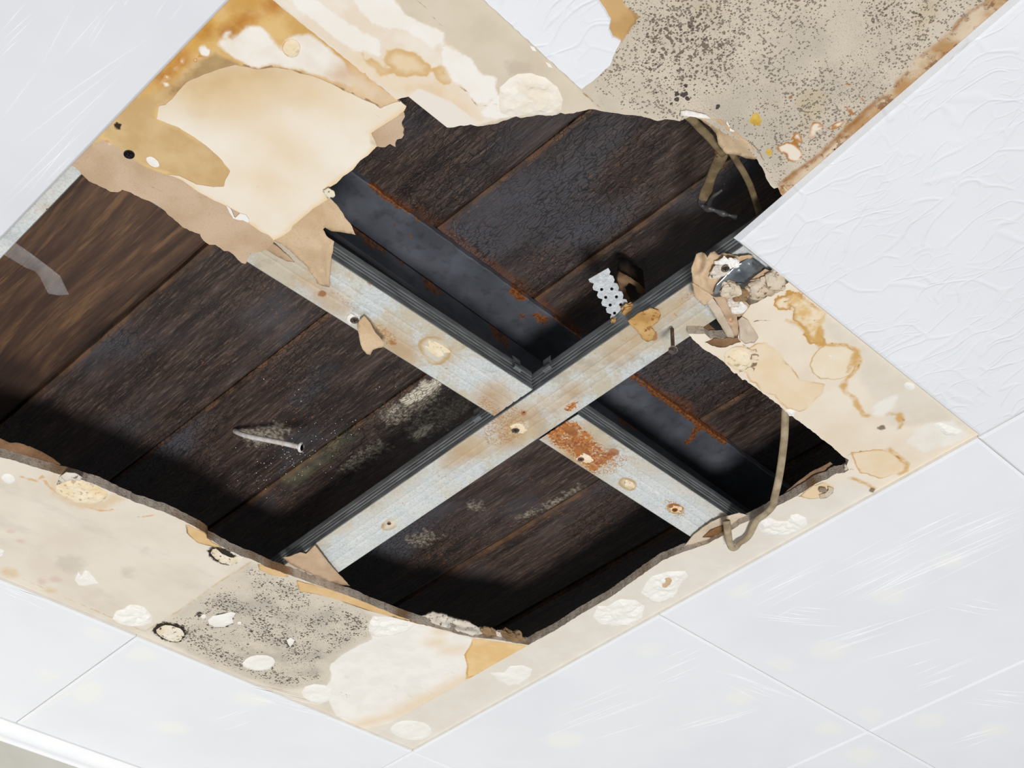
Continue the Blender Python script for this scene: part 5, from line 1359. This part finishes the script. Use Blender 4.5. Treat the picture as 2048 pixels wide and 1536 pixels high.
# the tiling goes on beyond the picture
for (i_, j_) in [(-4, 0), (-4, 1), (-4, -1), (-3, -1), (-3, -2), (-2, -2), (-1, -2), (0, -2), (1, -2), (2, -2), (2, -1), (2, 0), (2, 1)]:
    tile(sq(i_, i_ + 1, j_, j_ + 1), M_TILE, None, seed=20 + i_ * 3 + j_, cell=0.06)
for x_ in (-2.0, -1.5, 0.5, 1.0):
    tile([('w', x_ + G, 1.0 + G), ('w', x_ + 0.5 - G, 1.0 + G), ('w', x_ + 0.5 - G, 1.303), ('w', x_ + G, 1.303)], M_TILE, None, seed=40 + x_, cell=0.06)
M_STREAK = simple('film_streak', (0.93, 0.93, 0.94, 1), None, 0.35)
def streaks(tl, lines, zt=-0.0065):
    """fine straight creases pressed into the film of one tile"""
    verts = []; faces = []
    for (x0, y0, x1, y1, w) in lines:
        a = U(x0, y0, zt); b = U(x1, y1, zt)
        d = b - a; d.z = 0; d.normalize()
        n = Vector((-d.y, d.x, 0))
        k = len(verts)
        m_ = (a + b) / 2
        verts += [a, m_ + n * w, b, m_ - n * w, m_ + Vector((0, 0, -0.00035)), a + Vector((0, 0, .0002)), b + Vector((0, 0, .0002))]
        faces += [(k, k + 4, k + 1), (k + 1, k + 4, k + 2), (k + 2, k + 4, k + 3), (k + 3, k + 4, k)]
    o = mesh_obj('film_crease', verts, faces, M_STREAK, tl)
    o['kind'] = 'stuff'
def zs(l, ox, oy, f): return [(ox + a * f, oy + b * f, ox + c * f, oy + d * f, w) for a, b, c, d, w in l]
W1 = 0.00045
streaks(TL[0], zs([(165, 0, 0, 195, W1), (205, 62, 0, 250, W1), (205, 100, 0, 305, W1), (120, 222, 0, 335, W1), (450, 0, 235, 400, W1), (235, 400, 0, 710, W1), (650, 10, 335, 370, W1), (885, 212, 230, 658, W1), (770, 325, 70, 870, W1), (725, 425, 315, 815, W1), (600, 570, 0, 1190, W1), (560, 700, 0, 1230, W1), (605, 90, 515, 240, W1), (640, 95, 525, 280, W1), (500, 720, 140, 1160, W1), (970, 0, 900, 115, W1), (690, 0, 600, 110, W1), (750, 0, 722, 40, W1), (440, 890, 250, 1080, W1), (1080, 10, 980, 140, W1 * .7)], 0, 0, 0.3418))
def bundle(cx, cy, ang, n, ln, sp, spread, seed):
    r = random.Random(seed); out = []
    for k in range(n):
        a = math.radians(ang + r.uniform(-spread, spread))
        ox = cx + (k - n / 2) * sp * math.sin(a) + r.uniform(-ln, ln) * 0.3 * math.cos(a); oy = cy - (k - n / 2) * sp * math.cos(a) * -1 + r.uniform(-ln, ln) * 0.3 * math.sin(a)
        l = ln * r.uniform(0.4, 1.0) / 2
        out.append((ox - l * math.cos(a), oy - l * math.sin(a), ox + l * math.cos(a), oy + l * math.sin(a), 0.00042 * r.uniform(0.6, 1.2)))
    return out
streaks(TL[4], bundle(1600, 1235, 6, 8, 150, 5, 3, 1) + bundle(1900, 1080, -24, 16, 260, 7, 3, 2) + bundle(1760, 1160, -26, 14, 220, 7, 3, 3) + bundle(1560, 1180, -26, 10, 150, 7, 3, 4) + bundle(1760, 1280, -20, 8, 200, 7, 4, 5) + bundle(1950, 1215, 10, 4, 120, 6, 6, 6) + bundle(1870, 1350, -20, 6, 140, 6, 3, 15))
streaks(TL[5], bundle(1530, 1370, 22, 8, 170, 5, 5, 7) + bundle(1430, 1440, -16, 7, 140, 6, 3, 8) + bundle(1200, 1420, -20, 8, 220, 9, 4, 9) + bundle(1350, 1330, -24, 6, 130, 8, 3, 10))
streaks(TL[10], bundle(570, 1400, 16, 8, 130, 5, 4, 11) + bundle(470, 1440, -20, 3, 100, 8, 4, 12))
streaks(TL[9], bundle(50, 1195, 22, 5, 90, 5, 4, 13))
streaks(TL[7], bundle(2000, 1400, 8, 6, 110, 6, 5, 14) + bundle(1960, 1480, -18, 5, 110, 7, 3, 16))

# ------------------------------------------------------------------ cornice and wall
prof = []
for k in range(13):
    t = k / 12
    a = t * math.pi / 2
    prof.append((1.304 + 0.022 * math.sin(a), -0.0068 - 0.0125 * (1 - math.cos(a))))
prof += [(1.327, -0.0215), (1.3295, -0.0235), (1.333, -0.0235), (1.333, 0.0), (1.304, 0.0)]
verts = []; faces = []
NX = 40
for i in range(NX + 1):
    x = -2.0 + 3.5 * i / NX
    for (y, z) in prof: verts.append((x, y, Z0 + z))
m = len(prof)
for i in range(NX):
    for k in range(m):
        k2 = (k + 1) % m
        faces.append((i * m + k, (i + 1) * m + k, (i + 1) * m + k2, i * m + k2))
faces.append(tuple(range(m))); faces.append(tuple(NX * m + k for k in reversed(range(m))))
tag(mesh_obj('trim_1', verts, faces, M_CORN, None), 'white foam cornice strip in the bottom left corner', 'cornice', kind='structure')
v, f = boxv(-2.0, 1.5, 1.332, 1.45, Z0 - 0.9, Z0)
tag(mesh_obj('wall_back', v, f, M_WALL, None), 'grey green painted wall under the cornice', 'wall', kind='structure')

# ------------------------------------------------------------------ loose things
# bent nail in the plank
nl = empty('bent_nail', U(520, 880, 0.15), 'bent white zinc nail sticking out of the dark planks on the left', 'nail')
def Pz(px, py, z): return U(px, py, z)
tube('shank', [Pz(470, 862, 0.150), Pz(478, 866, 0.138), Pz(495, 872, 0.126), Pz(530, 879, 0.112), Pz(565, 886, 0.100), Pz(600, 894, 0.088)], 0.0034, M_NAIL, nl, 10)
hd = (Pz(600, 894, 0.088) - Pz(565, 886, 0.100)).normalized()
lathe('head', Pz(600, 894, 0.088), hd, [(0.0034, -0.002), (0.0068, 0.001), (0.0068, 0.0028), (0.0045, 0.0034)], M_NAIL, nl, 16)

# screw dangling under the channel
ls = empty('loose_screw', U(1346, 690, -0.01), 'rusty drywall screw hanging below the channel', 'screw')
a = U(1344, 655, 0.010); b = U(1346, 700, -0.034)
ax = (b - a); Ls = ax.length; ax.normalize()
pr = [(0.0007, 0.0)]
for k in range(26):
    h = 0.002 + (Ls - 0.010) * k / 25
    pr.append((0.0022 if k % 2 else 0.0014, h))
pr += [(0.0016, Ls - 0.006)]
lathe('thread', a, ax, pr, simple('rusty_thread', S(96, 76, 64), S(140, 120, 108), 0.6, 0.3, 300), ls, 12)
lathe('head', a, ax, [(0.0016, Ls - 0.007), (0.0028, Ls - 0.004), (0.0050, Ls - 0.0005), (0.0050, Ls + 0.0006), (0.0044, Ls + 0.001)], simple('pale_screw', S(190, 176, 170), S(150, 130, 120), 0.5, 0.3, 300), ls, 18)

# perforated hanger strap
st = empty('hanger_strap', U(1215, 600, 0.05), 'perforated galvanised hanger strap with toothed edges standing beside the channel', 'metal strap')
def zz(v): return [(1140 + a * 0.1367, 520 + b * 0.1367) for a, b in v]
SO = zz([(270, 285), (560, 118), (592, 170), (575, 215), (630, 235), (652, 290), (640, 335), (690, 345), (716, 405), (705, 450), (760, 465), (782, 515), (770, 570), (825, 580), (848, 630), (830, 680), (880, 690), (905, 730), (860, 800), (800, 840), (760, 870), (700, 920), (640, 925), (600, 890), (588, 840), (610, 795), (540, 770), (525, 720), (545, 690), (475, 670), (458, 630), (480, 575), (415, 555), (395, 520), (415, 460), (345, 440), (330, 400), (350, 345), (290, 325)])
SHOLE = zz([(463, 433), (612, 425), (523, 548), (680, 540), (588, 660), (743, 655), (652, 778), (810, 765)])
def strap():
    zt = lambda y: 0.060 - (y - 536) / (646 - 536) * 0.024
    holes = [[(cx + 3.3 * math.cos(2 * math.pi * k / 10), cy + 3.3 * math.sin(2 * math.pi * k / 10)) for k in range(10)] for cx, cy in SHOLE]
    vin = [Vector(p) for p in SO]; edges = [(i, (i + 1) % len(SO)) for i in range(len(SO))]
    for h in holes:
        b0_ = len(vin); vin += [Vector(p) for p in h]; edges += [(b0_ + i, b0_ + (i + 1) % 10) for i in range(10)]
    vo, eo, fo, ov, oe, of = delaunay_2d_cdt(vin, edges, [], 1, 1e-5)
    fo2 = []
    for f_ in fo:
        c = sum((vo[i] for i in f_), Vector((0, 0))) / len(f_)
        if any((c - Vector(hc)).length < 3.0 for hc in SHOLE): continue
        fo2.append(f_)
    A = [U(p.x, p.y, zt(p.y)) for p in vo]
    n = len(A)
    nrm = Vector((0.1, 0.2, 1)).normalized()
    V = A + [p + nrm * 0.001 for p in A]
    F = []; cnt = {}
    for f_ in fo2:
        a_, b_, c_ = f_[:3]
        q = (A[b_] - A[a_]).cross(A[c_] - A[a_])
        if q.z > 0: a_, c_ = c_, a_
        F += [(a_, b_, c_), (c_ + n, b_ + n, a_ + n)]
        for e in ((a_, b_), (b_, c_), (c_, a_)):
            k = tuple(sorted(e)); cnt.setdefault(k, []).append(e)
    for k, es in cnt.items():
        if len(es) == 1:
            e = es[0]; F.append((e[1], e[0], e[0] + n, e[1] + n))
    mesh_obj('strap_plate', V, F, simple('strap_zinc', S(198, 202, 206), S(176, 180, 182), 0.4, 0.3, 160, bump=0.3), st)
strap()
lump('fibre_lump', U(1262, 622, 0.036), 0.008, M_FIBRE, st, 4.0, (1.2, 1.4, 0.8), 0.5)
lump('fibre_lump', U(1236, 645, 0.034), 0.006, M_FIBRE, st, 6.0, (1.4, 1.0, 0.7), 0.5)
# decayed wood block behind the strap
wb = empty('wood_block', U(1262, 580, 0.09), 'splintered brown wood block between the strap and the channel', 'wood block')
M_BLOCK = simple('rotten_wood', S(92, 66, 44), S(140, 112, 82), 0.9, 0, 70, bump=0.8, bscale=200)
flap('rim', [(1235, 560, .09), (1242, 545, .095), (1256, 552, .095), (1278, 566, .09), (1292, 580, .085), (1290, 588, .08), (1276, 575, .085), (1258, 566, .09), (1250, 575, .09), (1256, 590, .085), (1262, 604, .075), (1255, 606, .075), (1246, 590, .08), (1240, 575, .085)], M_BLOCK, wb, 4, 0.008, 1.2, 1.0)
flap('hollow', [(1240, 550, .104), (1260, 553, .104), (1290, 578, .104), (1275, 600, .104), (1255, 602, .104), (1240, 575, .104)], simple('rot_dark', S(30, 22, 18), S(56, 40, 30), 0.9, 0, 90), wb, 6, 0.03, 2.2, 0.6)

# cables
cab = empty('electric_cable', U(1480, 330, 0.03), 'old stripped cable bending under the torn mouldy board at the top right', 'cable')
tube('sheath', [U(1368, 226, 0.012), U(1385, 240, 0.014), U(1400, 256, 0.018), U(1420, 276, 0.022), U(1437, 296, 0.028), U(1448, 308, 0.032)], 0.0042, M_CABLE_DK, cab, 10, 0.6)
tube('burnt_tail', [U(1446, 306, 0.034), U(1436, 325, 0.040), U(1424, 350, 0.046), U(1414, 378, 0.052), U(1408, 398, 0.056)], 0.0058, M_CABLE_DK, cab, 10, 0.55, rfun=lambda t: 1.0 + 0.15 * math.sin(t * 9))
tube('charred_core', [U(1407, 396, 0.056), U(1402, 408, 0.055), U(1412, 416, 0.052), U(1428, 420, 0.048), U(1445, 427, 0.044), U(1460, 431, 0.042), U(1474, 435, 0.040)], 0.0036, M_BURNT, cab, 8, 0.7, rfun=lambda t: 1.1 - 0.5 * t + 0.25 * math.sin(t * 21))
tube('charred_core', [U(1416, 416, 0.054), U(1420, 402, 0.050), U(1427, 392, 0.046), U(1436, 386, 0.044), U(1444, 380, 0.042)], 0.0022, M_BURNT, cab, 8, 0.7, rfun=lambda t: 1.3 - 0.7 * t)
tube('copper_end', [U(1430, 304, 0.034), U(1438, 304, 0.032), U(1447, 303, 0.030)], 0.0018, M_COPPER, cab, 8)
tube('copper_end', [U(1433, 312, 0.036), U(1441, 310, 0.034), U(1450, 307, 0.032)], 0.0018, M_COPPER, cab, 8)
cab2 = tube('electric_cable', [U(1462, 304, 0.022), U(1475, 325, 0.028), U(1488, 346, 0.034), U(1499, 368, 0.040), U(1507, 390, 0.044), U(1515, 415, 0.046), U(1522, 440, 0.046)], 0.0034, M_CABLE_DK, None, 10, 0.75)
tag(cab2, 'thin tan cable running from the torn flap down to the channel beside the embossed tile', 'cable')
cab3 = tube('electric_cable', [U(1571, 815, 0.040), U(1570, 840, 0.030), U(1569, 870, 0.022), U(1566, 900, 0.014), U(1562, 930, 0.006), U(1556, 965, -0.004), U(1549, 995, -0.010), U(1545, 1012, -0.012), U(1530, 1028, -0.010), U(1514, 1040, -0.008), U(1506, 1055, -0.008), U(1499, 1070, -0.008), U(1490, 1080, -0.009), U(1480, 1086, -0.010), U(1472, 1095, -0.012), U(1464, 1096, -0.014), U(1459, 1085, -0.014), U(1456, 1068, -0.012), U(1454, 1050, -0.010), U(1453, 1042, -0.009)], 0.0046, M_CABLE, None, 12, 0.62, 5, rfun=lambda t: 1.05 - 0.25 * math.exp(-((t - 0.68) / 0.12) ** 2))
tag(cab3, 'grey beige cable with hooked cut end hanging over the lower right hole edge', 'cable')
# scrap of clear film at the left edge
ff = flap('clear_film_scrap', [(-8, 470, -.010), (10, 477, -.010), (32, 487, -.012), (48, 497, -.014), (75, 517, -.02), (100, 536, -.026), (120, 552, -.03), (138, 589, -.036), (118, 591, -.036), (97, 588, -.034), (88, 572, -.03), (80, 555, -.026), (70, 543, -.022), (50, 535, -.018), (25, 520, -.014), (5, 508, -.012), (-8, 505, -.010)], M_FILM, None, 6, 0.0004, 1.9, 0.3, wav=0.002)
tag(ff, 'clear plastic film scrap hanging over the brown plank at the left edge', 'plastic film')
# cobweb thread with a crumb
th = tube('cobweb_thread', [U(908, 440, 0.15), U(909, 456, 0.135), U(910, 472, 0.118)], 0.0004, simple('thread', S(150, 144, 136), None, 0.8), None, 6)
tag(th, 'short dusty thread hanging from the planks beside the steel beam', 'thread')
